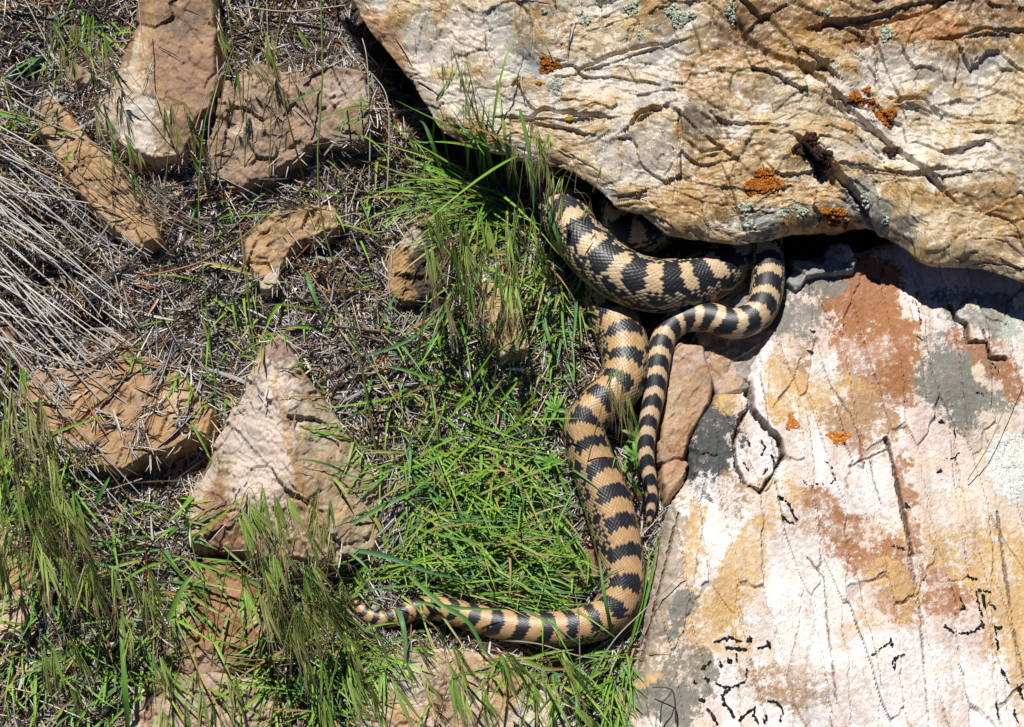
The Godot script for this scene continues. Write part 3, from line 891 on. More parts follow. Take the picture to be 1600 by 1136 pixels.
# ---------------------------------------------------------------- the two snakes
# controls: [pixel x, pixel y, height of the axis in mm, radius in pixels, band length in pixels, roll in degrees]
func snake(label: String, ctl: Array, pale: Color, side: Color, tail_from: float, shift: float, duty: float, rim: float, broad: float, slim: float) -> void:
	var rows := 80
	var P := PackedVector3Array()
	var R := PackedFloat32Array()
	var K := PackedFloat32Array()
	var W := PackedFloat32Array()
	for q in ctl:
		P.append(at(q[0], q[1], q[2] * 0.001))
		R.append(q[3] * slim * 0.000575)
		K.append(q[4] * 0.0006)
		W.append(deg_to_rad(-q[5]))
	# even steps along the smooth axis
	var axis := PackedVector3Array()
	var rad := PackedFloat32Array()
	var per := PackedFloat32Array()
	var rol := PackedFloat32Array()
	var step := 0.00078
	var left := 0.0
	for k in P.size() - 1:
		var p0 := P[maxi(k - 1, 0)]
		var p3 := P[mini(k + 2, P.size() - 1)]
		var sub := 160
		var last := P[k]
		for t in sub:
			var f := (t + 1.0) / sub
			var now := P[k].cubic_interpolate(P[k + 1], p0, p3, f)
			left += now.distance_to(last)
			if left >= step:
				left -= step
				axis.append(now)
				var r0 := R[maxi(k - 1, 0)]
				var r3 := R[mini(k + 2, R.size() - 1)]
				rad.append(maxf(cubic_interpolate(R[k], R[k + 1], r0, r3, f), 0.0008))
				per.append(lerpf(K[k], K[k + 1], f))
				rol.append(lerpf(W[k], W[k + 1], f))
			last = now
	var nv := axis.size()
	for pass_no in 12:
		for k in range(1, nv - 1):
			axis[k] = axis[k] * 0.5 + (axis[k - 1] + axis[k + 1]) * 0.25
			rol[k] = rol[k] * 0.5 + (rol[k - 1] + rol[k + 1]) * 0.25
	# angles round the body: close together above, wide below
	var ang := PackedFloat32Array()
	for k in 150:
		ang.append(lerpf(-2.15, 2.15, k / 149.0))
	for k in range(1, 16):
		ang.append(lerpf(2.15, TAU - 2.15, k / 16.0))
	var nu := ang.size()
	var p := PackedVector3Array()
	var c := PackedColorArray()
	p.resize(nu * nv)
	c.resize(nu * nv)
	var sx := 0.0
	var band := shift
	var dark := Color(0.017, 0.017, 0.022)
	for v in nv:
		var fw := (axis[mini(v + 2, nv - 1)] - axis[maxi(v - 2, 0)]).normalized()
		var sd := fw.cross(Vector3.UP).normalized()
		var up := sd.cross(fw).normalized()
		var r := rad[v]
		var sl := clampf(r * TAU / rows * 2.6, 0.0012, 0.01)       # length of a scale
		sx += step / sl
		band += step / per[v]
		var tail := 1.0 if v > nv * tail_from else ramp(nv * (tail_from - 0.12), nv * tail_from, v)
		var reach := lerpf(broad, 1.25, tail)
		var ends := minf(1.0, sqrt(minf(v, nv - 1 - v) * step / 0.006))
		for u in nu:
			var th := ang[u]
			var Y := th / TAU * rows
			var A := sx + Y * 0.5
			var Bq := sx - Y * 0.5
			var ia := floorf(A + 0.5)
			var ib := floorf(Bq + 0.5)
			var fa := A - ia
			var fb := Bq - ib
			var ox := (fa + fb) * 0.5
			var oy := fa - fb
			var jrow := ia - ib
			var hsh := chance(ia, ib)
			var hs2 := chance(ib + 17.0, ia - 5.0)
			var tc := absf(th - oy * TAU / rows)
			var ph := band - ox * sl / per[v] - 0.26 * tc * tc
			var f := ph - floorf(ph)
			var idb := floorf(ph)
			# every blotch differs a little
			var wide := duty + 0.06 * (chance(idb, 3.0) - 0.5)
			var sgn := 1.0 if th > 0.0 else -1.0
			var lim := reach + 0.10 * (chance(idb, 9.0 + sgn) - 0.5)
			var black := false
			var col := pale
			if tc < lim:
				black = f < wide + (hsh - 0.5) * 0.10 or f > 1.0 - (hs2 - 0.3) * 0.08
			else:
				var k := tc - lim
				var f2 := f + 0.5 + 0.12 * (chance(idb, 21.0 + sgn) - 0.5)
				f2 -= floorf(f2)
				col = pale.lerp(side, clampf(0.35 + k, 0.0, 1.0))
				if tail > 0.8:
					black = f < 0.42 and k < 0.35
				elif k < 0.13:
					black = hs2 < rim
				elif k < 0.22:
					black = hs2 < 0.30
				elif k < 0.55:
					black = f2 < 0.36 + (hsh - 0.5) * 0.3 or hs2 < 0.20
				elif k < 0.68:
					black = hs2 < 0.45
				elif k < 0.95:
					black = (f < 0.36 + (hsh - 0.5) * 0.2) or hs2 < 0.22
				else:
					col = side.lerp(Color(0.46, 0.37, 0.19), 0.5)
					black = hs2 < 0.10
			var fall := maxf(absf(fa), absf(fb)) * 2.0       # 0 in the middle of a scale, 1 on its edge
			if black:
				col = dark * (0.75 + 0.6 * hsh)
			else:
				col = col * (0.86 + 0.26 * hsh)
				if tc < lim:
					# buff scales carry a browner heart
					col = col.lerp(Color(col.r * 0.80, col.g * 0.66, col.b * 0.5), clampf(1.0 - fall * 1.15, 0.0, 1.0) * 0.55)
				else:
					col = col.lerp(dark, clampf((fall - 0.58) * 2.8, 0.0, 0.92) * clampf(0.35 + (tc - lim) * 3.0, 0.0, 1.0))
			c[v * nu + u] = col
			var dome := (1.0 - fall * fall) * 0.5 + ox * 0.55      # scales overlap like tiles
			var keel := maxf(0.0, 0.20 - absf(oy)) * 1.5
			var lift := sl * 0.085 * (dome + keel - 0.45 * ramp(0.80, 1.0, fall))
			var rr := (r + lift) * ends
			var t2 := th + rol[v]
			p[v * nu + u] = axis[v] + sd * (sin(t2) * rr) + up * (cos(t2) * rr * 0.93)
	var o := put("snake", sheet(nu, nv, p, c, PackedByteArray(), true, true), M.snake)
	tag(o, label, "snake", "snakes lying together")
	for v in range(0, nv, 2):
		for u in range(0, 150, 2):
			var w := p[v * nu + u]
			raise_top(w.x, w.y, w.z)
			var ci := int((w.x - HX0) / HC)
			var cj := int((w.z - HZ0) / HC)
			if w.y > 0.004 and w.z > at(0, 250).z:
				cover[cj * HW + ci] = 2


func build_snakes() -> void:
	snake("cream and black banded snake looping from under the boulder, thin tail along the orange ledge", [
		[800, 190, 4, 30, 50, 0], [824, 232, 6, 34, 50, 0], [858, 286, 10, 38, 50, 0], [880, 330, 24, 42, 50, 0], [902, 368, 36, 43, 50, 0], [938, 407, 41, 45, 50, 0], [984, 436, 42, 46, 49, 0], [1036, 447, 38, 46, 49, 0], [1090, 438, 31, 45, 50, 0], [1138, 408, 27, 42, 50, 0], [1164, 364, 25, 38, 48, 0],
		[1150, 318, 28, 38, 50, 0], [1090, 318, 24, 38, 50, 0], [1030, 352, 20, 38, 50, 0], [985, 372, 18, 38, 50, 0], [960, 340, 17, 36, 48, 0], [1010, 296, 18, 34, 46, 0], [1100, 290, 22, 32, 42, 0], [1168, 312, 28, 31, 38, 0],
		[1192, 352, 34, 30, 34, 0], [1197, 395, 36, 29, 33, 0], [1200, 440, 36, 28, 32, 0], [1186, 488, 35, 27, 31, 0], [1148, 506, 34, 26, 31, 0], [1108, 496, 31, 25, 30, 0], [1066, 500, 28, 23, 30, 0], [1038, 528, 27, 21, 30, 0], [1028, 570, 27, 20, 30, 0], [1022, 620, 26, 18, 30, 0], [1013, 665, 24, 16, 29, 0], [1009, 710, 22, 14, 28, 0], [1015, 748, 19, 12, 27, 0], [1018, 780, 15, 10, 24, 0], [1016, 804, 12, 7, 18, 0], [1012, 826, 9, 2, 14, 0]],
		Color(0.57, 0.425, 0.26), Color(0.50, 0.42, 0.245), 0.78, 0.3, 0.58, 0.74, 0.60, 0.90)
	snake("tan and black banded snake curving down through the grass to a thin tail", [
		[905, 330, -2, 36, 46, 0], [925, 390, 2, 37, 46, 0], [942, 440, 6, 38, 44, 8], [955, 486, 12, 38, 43, 10], [972, 530, 19, 38, 42, 8], [978, 572, 25, 36, 40, -6], [966, 606, 28, 35, 36, -14], [938, 632, 29, 32, 34, -8], [914, 664, 27, 32, 36, 4], [920, 706, 23, 33, 39, 14], [938, 756, 21, 35, 41, 20], [956, 810, 20, 36, 43, 22], [969, 866, 19, 34, 43, 18], [973, 912, 18, 33, 40, 8], [960, 950, 17, 31, 34, -6], [928, 972, 16, 28, 31, -14], [884, 982, 15, 26, 33, -10], [832, 982, 14, 24, 36, -4], [780, 975, 13, 22, 35, 0], [732, 963, 12, 20, 31, 0], [690, 952, 12, 18, 26, 0], [656, 950, 12, 16, 22, 0], [626, 961, 12, 15, 21, 0], [598, 967, 12, 13, 20, 0], [574, 960, 12, 11, 17, 0], [560, 947, 12, 8, 14, 0], [553, 936, 11, 3, 12, 0]],
		Color(0.47, 0.30, 0.145), Color(0.42, 0.315, 0.15), 0.76, 0.15, 0.46, 0.30, 0.78, 1.0)


# ---------------------------------------------------------------- lichens and moss: small crusts with knobs of their own, parts of the rock they grow on
func crust(called: String, parent: Node3D, px: float, py: float, rx: float, ry: float, cols: Array, knob: float, bumps: int, lift := 1.0, ring := false) -> void:
	var o := spot(px, py, 0.06)
	var pos := PackedVector3Array()
	var nor := PackedVector3Array()
	var col := PackedColorArray()
	var idx := PackedInt32Array()
	for b in bumps:
		var t := rng.randf() * TAU
		var q := sqrt(rng.randf())
		if ring:
			q = 0.75 + rng.randf() * 0.25
		q *= 0.75 + 0.25 * sin(t * 3.0 + px)
		var x := o.x + cos(t) * q * rx * MX
		var z := o.z + sin(t) * q * ry * MZ
		var y := top_at(x, z)
		var s := knob * 0.001 * rng.randf_range(0.5, 1.3)
		var hgt := s * lift * rng.randf_range(0.6, 1.5) * (1.2 - 0.5 * q)
		var base: Color = cols[rng.randi() % cols.size()]
		base = base * rng.randf_range(0.75, 1.2)
		var start := pos.size()
		var spin := rng.randf() * TAU
		var lean := Vector3(rng.randf_range(-0.5, 0.5), 0, rng.randf_range(-0.4, 0.6)) * s
		for lv in 3:
			var rr: float = [1.0, 0.85, 0.35][lv] * s
			var yy: float = [-0.4, 0.45, 1.0][lv] * hgt
			for k in 6:
				var an := spin + k * TAU / 6.0
				var w := rr * rng.randf_range(0.7, 1.25)
				pos.append(Vector3(x + cos(an) * w, y + yy, z + sin(an) * w) + lean * (lv * 0.5) - o)
				nor.append(Vector3(cos(an), 0.3 + lv * 0.9, sin(an)).normalized())
				col.append(base)
		for lv in 2:
			for k in 6:
				var a := start + lv * 6 + k
				var b2 := start + lv * 6 + (k + 1) % 6
				idx.append_array([a, b2, a + 6, b2, b2 + 6, a + 6])
		for k in range(1, 5):
			idx.append_array([start + 12, start + 12 + k, start + 12 + k + 1])
	put(called, mesh_of(pos, nor, col, idx), M.lichen, parent, o)


func black_chain(parent: Node3D, pts: Array, size: float, n: int) -> void:
	# a broken chain of coal-black crusts along a line
	var pos := PackedVector3Array()
	var nor := PackedVector3Array()
	var col := PackedColorArray()
	var idx := PackedInt32Array()
	var o := spot(pts[0][0], pts[0][1], 0.03)
	n = int(n * 1.5)
	for b in n:
		var f := (b + rng.randf_range(-0.3, 0.3)) / n * (pts.size() - 1.0)
		f = clampf(f, 0.0, pts.size() - 1.001)
		var k := int(f)
		f -= k
		var px: float = lerpf(pts[k][0], pts[k + 1][0], f) + rng.randf_range(-1.5, 1.5)
		var py: float = lerpf(pts[k][1], pts[k + 1][1], f) + rng.randf_range(-1.5, 1.5)
		var w := spot(px, py, 0.03)
		var s := size * 0.00066 * rng.randf_range(0.3, 1.4)
		var start := pos.size()
		var spin: float = atan2(float(pts[k + 1][1] - pts[k][1]), float(pts[k + 1][0] - pts[k][0])) + rng.randfn(0.0, 0.35)
		var st := rng.randf_range(1.0, 1.7)
		var g := rng.randf_range(0.008, 0.035)
		for lv in 3:
			for j in 7:
				var an := j * TAU / 7.0
				var rr: float = [1.0, 0.9, 0.5][lv] * s * rng.randf_range(0.6, 1.3)
				var dx := cos(an) * rr * st
				var dz := sin(an) * rr / st
				pos.append(Vector3(dx * cos(spin) - dz * sin(spin), [-0.0008, 0.0003, 0.0006][lv], dx * sin(spin) + dz * cos(spin)) + w - o)
				nor.append(Vector3(cos(an + spin), 0.4 + lv, sin(an + spin)).normalized())
				col.append(Color(g, g, g * 1.15))
		for lv in 2:
			for j in 7:
				var a := start + lv * 7 + j
				var b2 := start + lv * 7 + (j + 1) % 7
				idx.append_array([a, b2, a + 7, b2, b2 + 7, a + 7])
		for j in range(1, 6):
			idx.append_array([start + 14, start + 14 + j, start + 14 + j + 1])
	put("black_lichen", mesh_of(pos, nor, col, idx), M.lichen, parent, o)


func build_lichens() -> void:
	var bo: Node3D = M.boulder_node
	var sl: Node3D = M.slab_node
	var orange := [Color(0.36, 0.125, 0.018), Color(0.30, 0.09, 0.015), Color(0.42, 0.17, 0.03), Color(0.20, 0.06, 0.015)]
	var mint := [Color(0.42, 0.47, 0.36), Color(0.50, 0.54, 0.43), Color(0.16, 0.19, 0.14), Color(0.33, 0.38, 0.28)]
	var moss := [Color(0.055, 0.028, 0.02), Color(0.08, 0.04, 0.03), Color(0.04, 0.025, 0.02)]
	for q in [[856, 100, 20, 14], [1338, 152, 16, 13], [1355, 140, 8, 6], [1386, 180, 19, 16], [1362, 164, 6, 9], [1194, 284, 34, 20], [1182, 292, 20, 14], [1304, 336, 24, 13], [1322, 350, 5, 6], [1291, 263, 9, 6]]:
		crust("orange_lichen", bo, q[0], q[1], q[2], q[3], orange, 1.05, int(q[2] * q[3] * 0.9) + 20, 0.8)
	for q in [[985, 12, 17, 11], [1064, 26, 24, 16], [1048, 18, 12, 10], [912, 30, 10, 12], [1142, 16, 10, 20], [1384, 52, 11, 15], [1292, 18, 8, 5], [1226, 332, 10, 8], [1252, 330, 12, 9], [1165, 325, 12, 10], [1350, 312, 9, 14], [1384, 344, 8, 9], [1168, 350, 20, 7], [870, 130, 11, 13], [1000, 56, 7, 7], [850, 18, 5, 5]]:
		crust("pale_lichen", bo, q[0], q[1], q[2], q[3], mint, 1.1, int(q[2] * q[3] * 0.6) + 14, 0.7)
	for q in [[1262, 226, 22, 18], [1284, 246, 16, 20], [1392, 236, 12, 9]]:
		crust("dark_moss", bo, q[0], q[1], q[2], q[3], moss, 1.6, int(q[2] * q[3] * 0.5) + 20, 1.4)
	for q in [[843, 129, 10, 3], [890, 186, 8, 5]]:
		crust("yellow_lichen", bo, q[0], q[1], q[2], q[3], [Color(0.45, 0.28, 0.02), Color(0.38, 0.2, 0.02)], 0.8, 40, 0.8)
	for q in [[1238, 660, 12, 16], [1310, 684, 22, 12]]:
		crust("orange_lichen", sl, q[0], q[1], q[2], q[3], [Color(0.60, 0.22, 0.04), Color(0.52, 0.17, 0.025)], 0.8, int(q[2] * q[3] * 0.8), 0.35)
	crust("orange_lichen", sl, 1307, 396, 5, 4, [Color(0.52, 0.17, 0.025)], 0.8, 14, 0.5)
	# the round white rosette
	var o := spot(1578, 730, 0.03)
	var pos := PackedVector3Array()
	var nor := PackedVector3Array()
	var col := PackedColorArray()
	var idx := PackedInt32Array()
	# a flat crackled disc: cracks run outwards from the middle
	var spokes := 150
	var rings := 46
	for k in rings:
		var q := (k + 0.5) / rings
		for j in spokes:
			var t := j * TAU / spokes
			var edge := 1.0 + 0.05 * sin(t * 5.0) + 0.03 * sin(t * 11.0 + 1.0) + 0.025 * sin(t * 23.0)
			var x := o.x + cos(t) * q * edge * 40.0 * MX
			var z := o.z + sin(t) * q * edge * 56.0 * MZ
			var wob := n_fine.get_noise_2d(x * 1000.0, z * 1000.0)
			facet(t * 3.0 * (1.0 if q < 0.35 else 2.0 if q < 0.7 else 3.0) + wob * 0.5, q * 6.0 + wob * 0.4, 13)
			var y := top_at(x, z) + 0.0011 * (1.0 - pow(q, 8.0)) - 0.0006 + wob * 0.0003 + own_ * 0.0002
			var g := 0.66 * (1.0 + 0.10 * own_ + 0.08 * wob)
			if gap_ < 0.10:
				y -= 0.0008
				g *= 0.62
			if q > 0.94:
				g *= 0.75
			pos.append(Vector3(x, y, z) - o)
			nor.append(Vector3(0, 1, 0))
			col.append(Color(g, g * 1.02, g * 0.96))
	for k in rings - 1:
		for j in spokes:
			var a := k * spokes + j
			var b2 := k * spokes + (j + 1) % spokes
			idx.append_array([a, b2, a + spokes, b2, b2 + spokes, a + spokes])
	var st := SurfaceTool.new()
	st.create_from(mesh_of(pos, nor, col, idx), 0)
	st.generate_normals()
	put("white_rosette_lichen", st.commit(), M.lichen, sl, o)
	for q in [[[[1118, 1002], [1140, 996], [1160, 1004]], 2.0, 12], [[[1133, 1012], [1148, 1014], [1166, 1014]], 2.3, 12], [[[1170, 1002], [1172, 996]], 2.6, 3], [[[1186, 1012], [1200, 1008]], 2.0, 5], [[[1138, 1030], [1142, 1036]], 2.6, 4], [[[1152, 1024], [1150, 1036]], 2.0, 4], [[[1126, 1036], [1128, 1042]], 2.0, 3], [[[1096, 1046], [1112, 1034]], 1.9, 5], [[[1102, 1060], [1108, 1064]], 2.0, 4], [[[1084, 1064], [1088, 1070]], 1.8, 3],
		[[[1118, 1068], [1132, 1074], [1148, 1072], [1164, 1064], [1168, 1044]], 1.5, 26], [[[1140, 1076], [1128, 1086], [1132, 1100], [1142, 1110], [1146, 1122]], 1.9, 24], [[[1094, 1094], [1100, 1096]], 2.4, 4], [[[1106, 1110], [1116, 1120], [1120, 1130]], 2.5, 9], [[[1156, 1124], [1166, 1116], [1180, 1104], [1176, 1118], [1186, 1132]], 1.8, 22], [[[1198, 1118], [1194, 1130]], 2.2, 5], [[[1200, 1094], [1216, 1098], [1224, 1112], [1218, 1128]], 1.7, 18],
		[[[1198, 1000], [1204, 1012]], 2.2, 5], [[[1362, 1024], [1378, 1012], [1390, 1004]], 1.4, 11], [[[1392, 1000], [1396, 1012]], 2.0, 5], [[[1396, 1034], [1404, 1026], [1416, 1022]], 1.9, 9], [[[1398, 1036], [1397, 1046]], 1.4, 5],
		[[[1476, 978], [1484, 984], [1500, 990], [1520, 988], [1534, 976]], 1.6, 22], [[[1534, 972], [1538, 982]], 2.0, 4], [[[1536, 930], [1540, 952]], 2.0, 8], [[[1526, 924], [1530, 950], [1536, 962]], 1.6, 12], [[[1530, 922], [1550, 924]], 1.8, 6], [[[1502, 934], [1506, 948], [1500, 954]], 1.7, 8], [[[1512, 900], [1526, 906]], 1.7, 6], [[[1554, 980], [1558, 1000], [1560, 1014]], 1.8, 11], [[[1548, 944], [1556, 952]], 1.5, 4], [[[1560, 980], [1566, 982]], 1.8, 4],
		[[[1566, 1046], [1576, 1068]], 1.8, 9], [[[1590, 1070], [1598, 1092]], 2.2, 8], [[[1556, 1098], [1560, 1120]], 1.3, 10], [[[1584, 1110], [1590, 1130]], 1.5, 9], [[[1290, 720], [1300, 730], [1306, 748], [1296, 756]], 1.3, 14], [[[1256, 750], [1262, 758], [1290, 756]], 1.0, 10], [[[1216, 776], [1232, 784], [1238, 800], [1246, 816]], 1.7, 16], [[[1222, 806], [1232, 816], [1246, 818]], 1.4, 12], [[[1466, 738], [1470, 734]], 2.6, 3], [[[1476, 718], [1492, 714], [1500, 706]], 1.2, 8], [[[1490, 672], [1494, 680]], 1.8, 3], [[[1470, 658], [1474, 660]], 2.0, 2], [[[1416, 788], [1420, 794]], 1.8, 3], [[[1394, 852], [1408, 856], [1416, 860]], 1.8, 8],
		[[[1190, 690], [1196, 700], [1188, 712]], 1.5, 8], [[[1168, 688], [1172, 694]], 1.3, 4], [[[1200, 732], [1192, 742]], 1.6, 5], [[[1206, 712], [1210, 724]], 1.5, 5], [[[1162, 720], [1170, 736]], 1.2, 6], [[[1266, 514], [1276, 520]], 1.6, 5], [[[1266, 548], [1272, 552]], 1.8, 3], [[[1434, 524], [1440, 532]], 1.6, 5], [[[1432, 470], [1436, 488], [1440, 510]], 1.0, 9], [[[1526, 612], [1540, 618]], 1.1, 6], [[[1550, 566], [1558, 576], [1560, 588]], 1.0, 8]]:
		black_chain(sl, q[0], q[1], q[2])


# ---------------------------------------------------------------- ribbons: blades of grass, stems, straws
class Ribbons:
	var pos := PackedVector3Array()
	var nor := PackedVector3Array()
	var col := PackedColorArray()
	var idx := PackedInt32Array()

	func strip(line: PackedVector3Array, wide: PackedFloat32Array, side: Vector3, c0: Color, c1: Color, fold := 0.25) -> void:
		# a thin folded leaf along a line: three points across
		var n := line.size()
		var start := pos.size()
		if side.cross(line[n - 1] - line[0]).y < 0.0:
			side = -side
		for k in n:
			var t := (line[mini(k + 1, n - 1)] - line[maxi(k - 1, 0)]).normalized()
			var s := (side - t * side.dot(t)).normalized()
			var up := s.cross(t).normalized()
			var w := wide[k] * 0.5
			var c := c0.lerp(c1, k / (n - 1.0))
			pos.append(line[k] - s * w + up * (w * fold))
			pos.append(line[k] - up * (w * fold))
			pos.append(line[k] + s * w + up * (w * fold))
			nor.append((up + s * 0.5).normalized())
			nor.append(up)
			nor.append((up - s * 0.5).normalized())
			col.append(c)
			col.append(c * 1.12)
			col.append(c)
		for k in n - 1:
			var a := start + k * 3
			idx.append_array([a, a + 3, a + 1, a + 1, a + 3, a + 4, a + 1, a + 4, a + 2, a + 2, a + 4, a + 5])

	func tube(line: PackedVector3Array, wide: PackedFloat32Array, c0: Color, c1: Color, around := 5) -> void:
		var n := line.size()
		var start := pos.size()
		for k in n:
			var t := (line[mini(k + 1, n - 1)] - line[maxi(k - 1, 0)]).normalized()
			var s := t.cross(Vector3(0.13, 0.31, 0.94)).normalized()
			var up := s.cross(t).normalized()
			for j in around:
				var an := j * TAU / around
				var d := s * cos(an) + up * sin(an)
				pos.append(line[k] + d * wide[k] * 0.5)
				nor.append(d)
				col.append(c0.lerp(c1, k / (n - 1.0)))
		for k in n - 1:
			for j in around:
				var a := start + k * around + j
				var b := start + k * around + (j + 1) % around
				idx.append_array([a, b, a + around, b, b + around, a + around])


func baked(r: Ribbons) -> ArrayMesh:
	return mesh_of(r.pos, r.nor, r.col, r.idx)


func smooth_line(pts: PackedVector3Array, n: int) -> PackedVector3Array:
	var out := PackedVector3Array()
	var m := pts.size()
	for k in n:
		var f := k / (n - 1.0) * (m - 1)
		var i := mini(int(f), m - 2)
		out.append(pts[i].cubic_interpolate(pts[i + 1], pts[maxi(i - 1, 0)], pts[mini(i + 2, m - 1)], f - i))
	return out


func tapered(n: int, w: float, thick_base := 0.7, tip := 0.06) -> PackedFloat32Array:
	var out := PackedFloat32Array()
	for k in n:
		var t := k / (n - 1.0)
		var v := lerpf(thick_base, 1.0, minf(t * 3.0, 1.0)) * (1.0 - pow(t, 2.4)) + tip * t
		out.append(w * v)
	return out


func even(n: int, w0: float, w1: float) -> PackedFloat32Array:
	var out := PackedFloat32Array()
	for k in n:
		out.append(lerpf(w0, w1, k / (n - 1.0)))
	return out


func blade(r: Ribbons, base: Vector3, heading: float, length: float, wide: float, rise: float, bend: float, sway: float, c0: Color, c1: Color, seg := 6) -> void:
	var line := PackedVector3Array([base])
	var p := base
	var el := rise
	var hd := heading
	for k in seg:
		var ce := cos(el)
		p += Vector3(cos(hd) * ce, sin(el), sin(hd) * ce) * (length / seg)
		var low := top_at(p.x, p.z) + 0.0012
		if p.y < low:
			p.y = low
			el = maxf(el, 0.0)
		if p.x > 0.105 and stony(p.x, p.z) == 1 and rng.randf() < 0.5:
			return
		if k < seg and stony(p.x, p.z) == 2 and rng.randf() < 0.6:
			return
		line.append(p)
		el -= bend / seg
		hd += sway / seg
	var s := Vector3(-sin(heading), rng.randf_range(-0.35, 0.35), cos(heading))
	r.strip(line, tapered(seg + 1, wide), s, c0, c1)


func green(dry := 0.0) -> Color:
	var t := rng.randf()
	var c := Color(0.12, 0.27, 0.025).lerp(Color(0.24, 0.40, 0.05), t)
	if rng.randf() < 0.28:
		c = Color(0.075, 0.20, 0.06).lerp(Color(0.13, 0.28, 0.10), rng.randf())
	if rng.randf() < dry:
		c = Color(0.34, 0.29, 0.08).lerp(Color(0.36, 0.20, 0.09), rng.randf())
	return c


# ---------------------------------------------------------------- litter of dead grass
func build_litter() -> void:
	var meshes := []
	for v in 7:
		var r := Ribbons.new()
		var curl := rng.randf_range(-1.5, 1.5) if v < 3 else rng.randf_range(-0.35, 0.35)
		var lift := rng.randf_range(0.1, 0.5)
		var line := PackedVector3Array()
		var p := Vector3(-0.5, 0, 0)
		var hd := -curl * 0.5
		for k in 7:
			var t := k / 6.0
			line.append(Vector3(p.x, sin(t * PI) * 0.07 * lift, p.z))
			p += Vector3(cos(hd), 0, sin(hd)) / 6.0
			hd += curl / 6.0
		r.strip(line, tapered(7, 0.072, 0.5, 0.3), Vector3(0, 0.3, 1), Color(0.9, 0.9, 0.9), Color(1.05, 1.0, 0.95), 0.55)
		meshes.append(baked(r))
	var spots := []
	for v in 7:
		spots.append([])
	var tints := []
	for v in 7:
		tints.append([])
	var tries := 0
	var made := 0
	while made < 82000 and tries < 270000:
		tries += 1
		var px := rng.randf_range(-90.0, 1120.0)
		var py := rng.randf_range(-110.0, 1240.0)
		var w := at(px, py)
		var st := stony(w.x, w.z)
		# litter lies thinly on stones, thickly in hollows
		var thick := n_mid.get_noise_2d(w.x * 1000.0 + 50.0, w.z * 1000.0)
		if st == 2:
			continue
		var rim := st == 1 and px < 900.0 and (stony(w.x + 0.007, w.z) == 0 or stony(w.x - 0.007, w.z) == 0 or stony(w.x, w.z + 0.006) == 0 or stony(w.x, w.z - 0.008) == 0) and rng.randf() < 0.20 and top_at(w.x, w.z) < 0.046
		if st == 1 and not rim and (rng.randf() > 0.002 or px > 900.0):
			if px > 330.0 or py < 560.0 or py > 740.0 or n_mid.get_noise_2d(w.x * 1600.0, w.z * 1600.0 + 900.0) < 0.40:
				continue
		if thick < -0.30 and rng.randf() < 0.6:
			continue
		if st == 0 and hollow(w.x, w.z) > 0.35 and rng.randf() < 0.80:
			continue
		var y := top_at(w.x, w.z) + rng.randf_range(0.0005, 0.0105 if st == 0 else 0.002)
		if px > 640.0 and py > 560.0:
			y -= 0.003
		if rim:
			y -= 0.003
		var swirl := n_big.get_noise_2d(w.x * 2500.0, w.z * 2500.0) * 3.0
		var a := swirl + rng.randfn(0.0, 0.75)
		var length := rng.randf_range(0.011, 0.034) * (1.0 if rng.randf() < 0.9 else 1.9)
		var b := Basis(Vector3.UP, a) * Basis(Vector3(0, 0, 1), rng.randfn(0.0, 0.25 if st == 0 else 0.08)) * Basis(Vector3(1, 0, 0), rng.randfn(0.0, 0.7))
		var fat := rng.randf_range(0.7, 1.5) * 0.0118 / length
		b = b * Basis.from_scale(Vector3(length, length * 1.2, length * fat))
		var k := rng.randi() % 7
		spots[k].append(Transform3D(b, Vector3(w.x, y, w.z)))
		if k >= 3 and made % 60 == 0 and st == 0:
			var long := rng.randf_range(0.035, 0.085)
			spots[k][-1] = Transform3D(Basis(Vector3.UP, rng.randf() * TAU) * Basis(Vector3(0, 0, 1), rng.randfn(0.0, 0.12)) * Basis.from_scale(Vector3(long, long * 1.5, 0.013)), Vector3(w.x, y + 0.006, w.z))
		var q := rng.randf()
		var c := Color(0.55, 0.53, 0.53).lerp(Color(0.25, 0.24, 0.245), rng.randf())
		if q < 0.16:
			c = Color(0.42, 0.32, 0.19)
		elif q < 0.26:
			c = Color(0.34, 0.17, 0.075)
		elif q < 0.36:
			c = Color(0.09, 0.072, 0.06)
		elif q < 0.50:
			c = Color(0.52, 0.48, 0.42)
		tints[k].append(c * rng.randf_range(0.95, 1.4))
		made += 1
	for k in 7:
		var mm := MultiMesh.new()
		mm.transform_format = MultiMesh.TRANSFORM_3D
		mm.use_colors = true
		mm.mesh = meshes[k]
		mm.instance_count = spots[k].size()
		for i in spots[k].size():
			mm.set_instance_transform(i, spots[k][i])
			mm.set_instance_color(i, tints[k][i])
		var o := MultiMeshInstance3D.new()
		o.multimesh = mm
		o.material_override = M.straw
		o.name = named("dead_grass_litter")
		add_child(o)
		o.set_meta("kind", "stuff")
		o.set_meta("label", "mat of short grey and tan dead grass fragments over the soil")


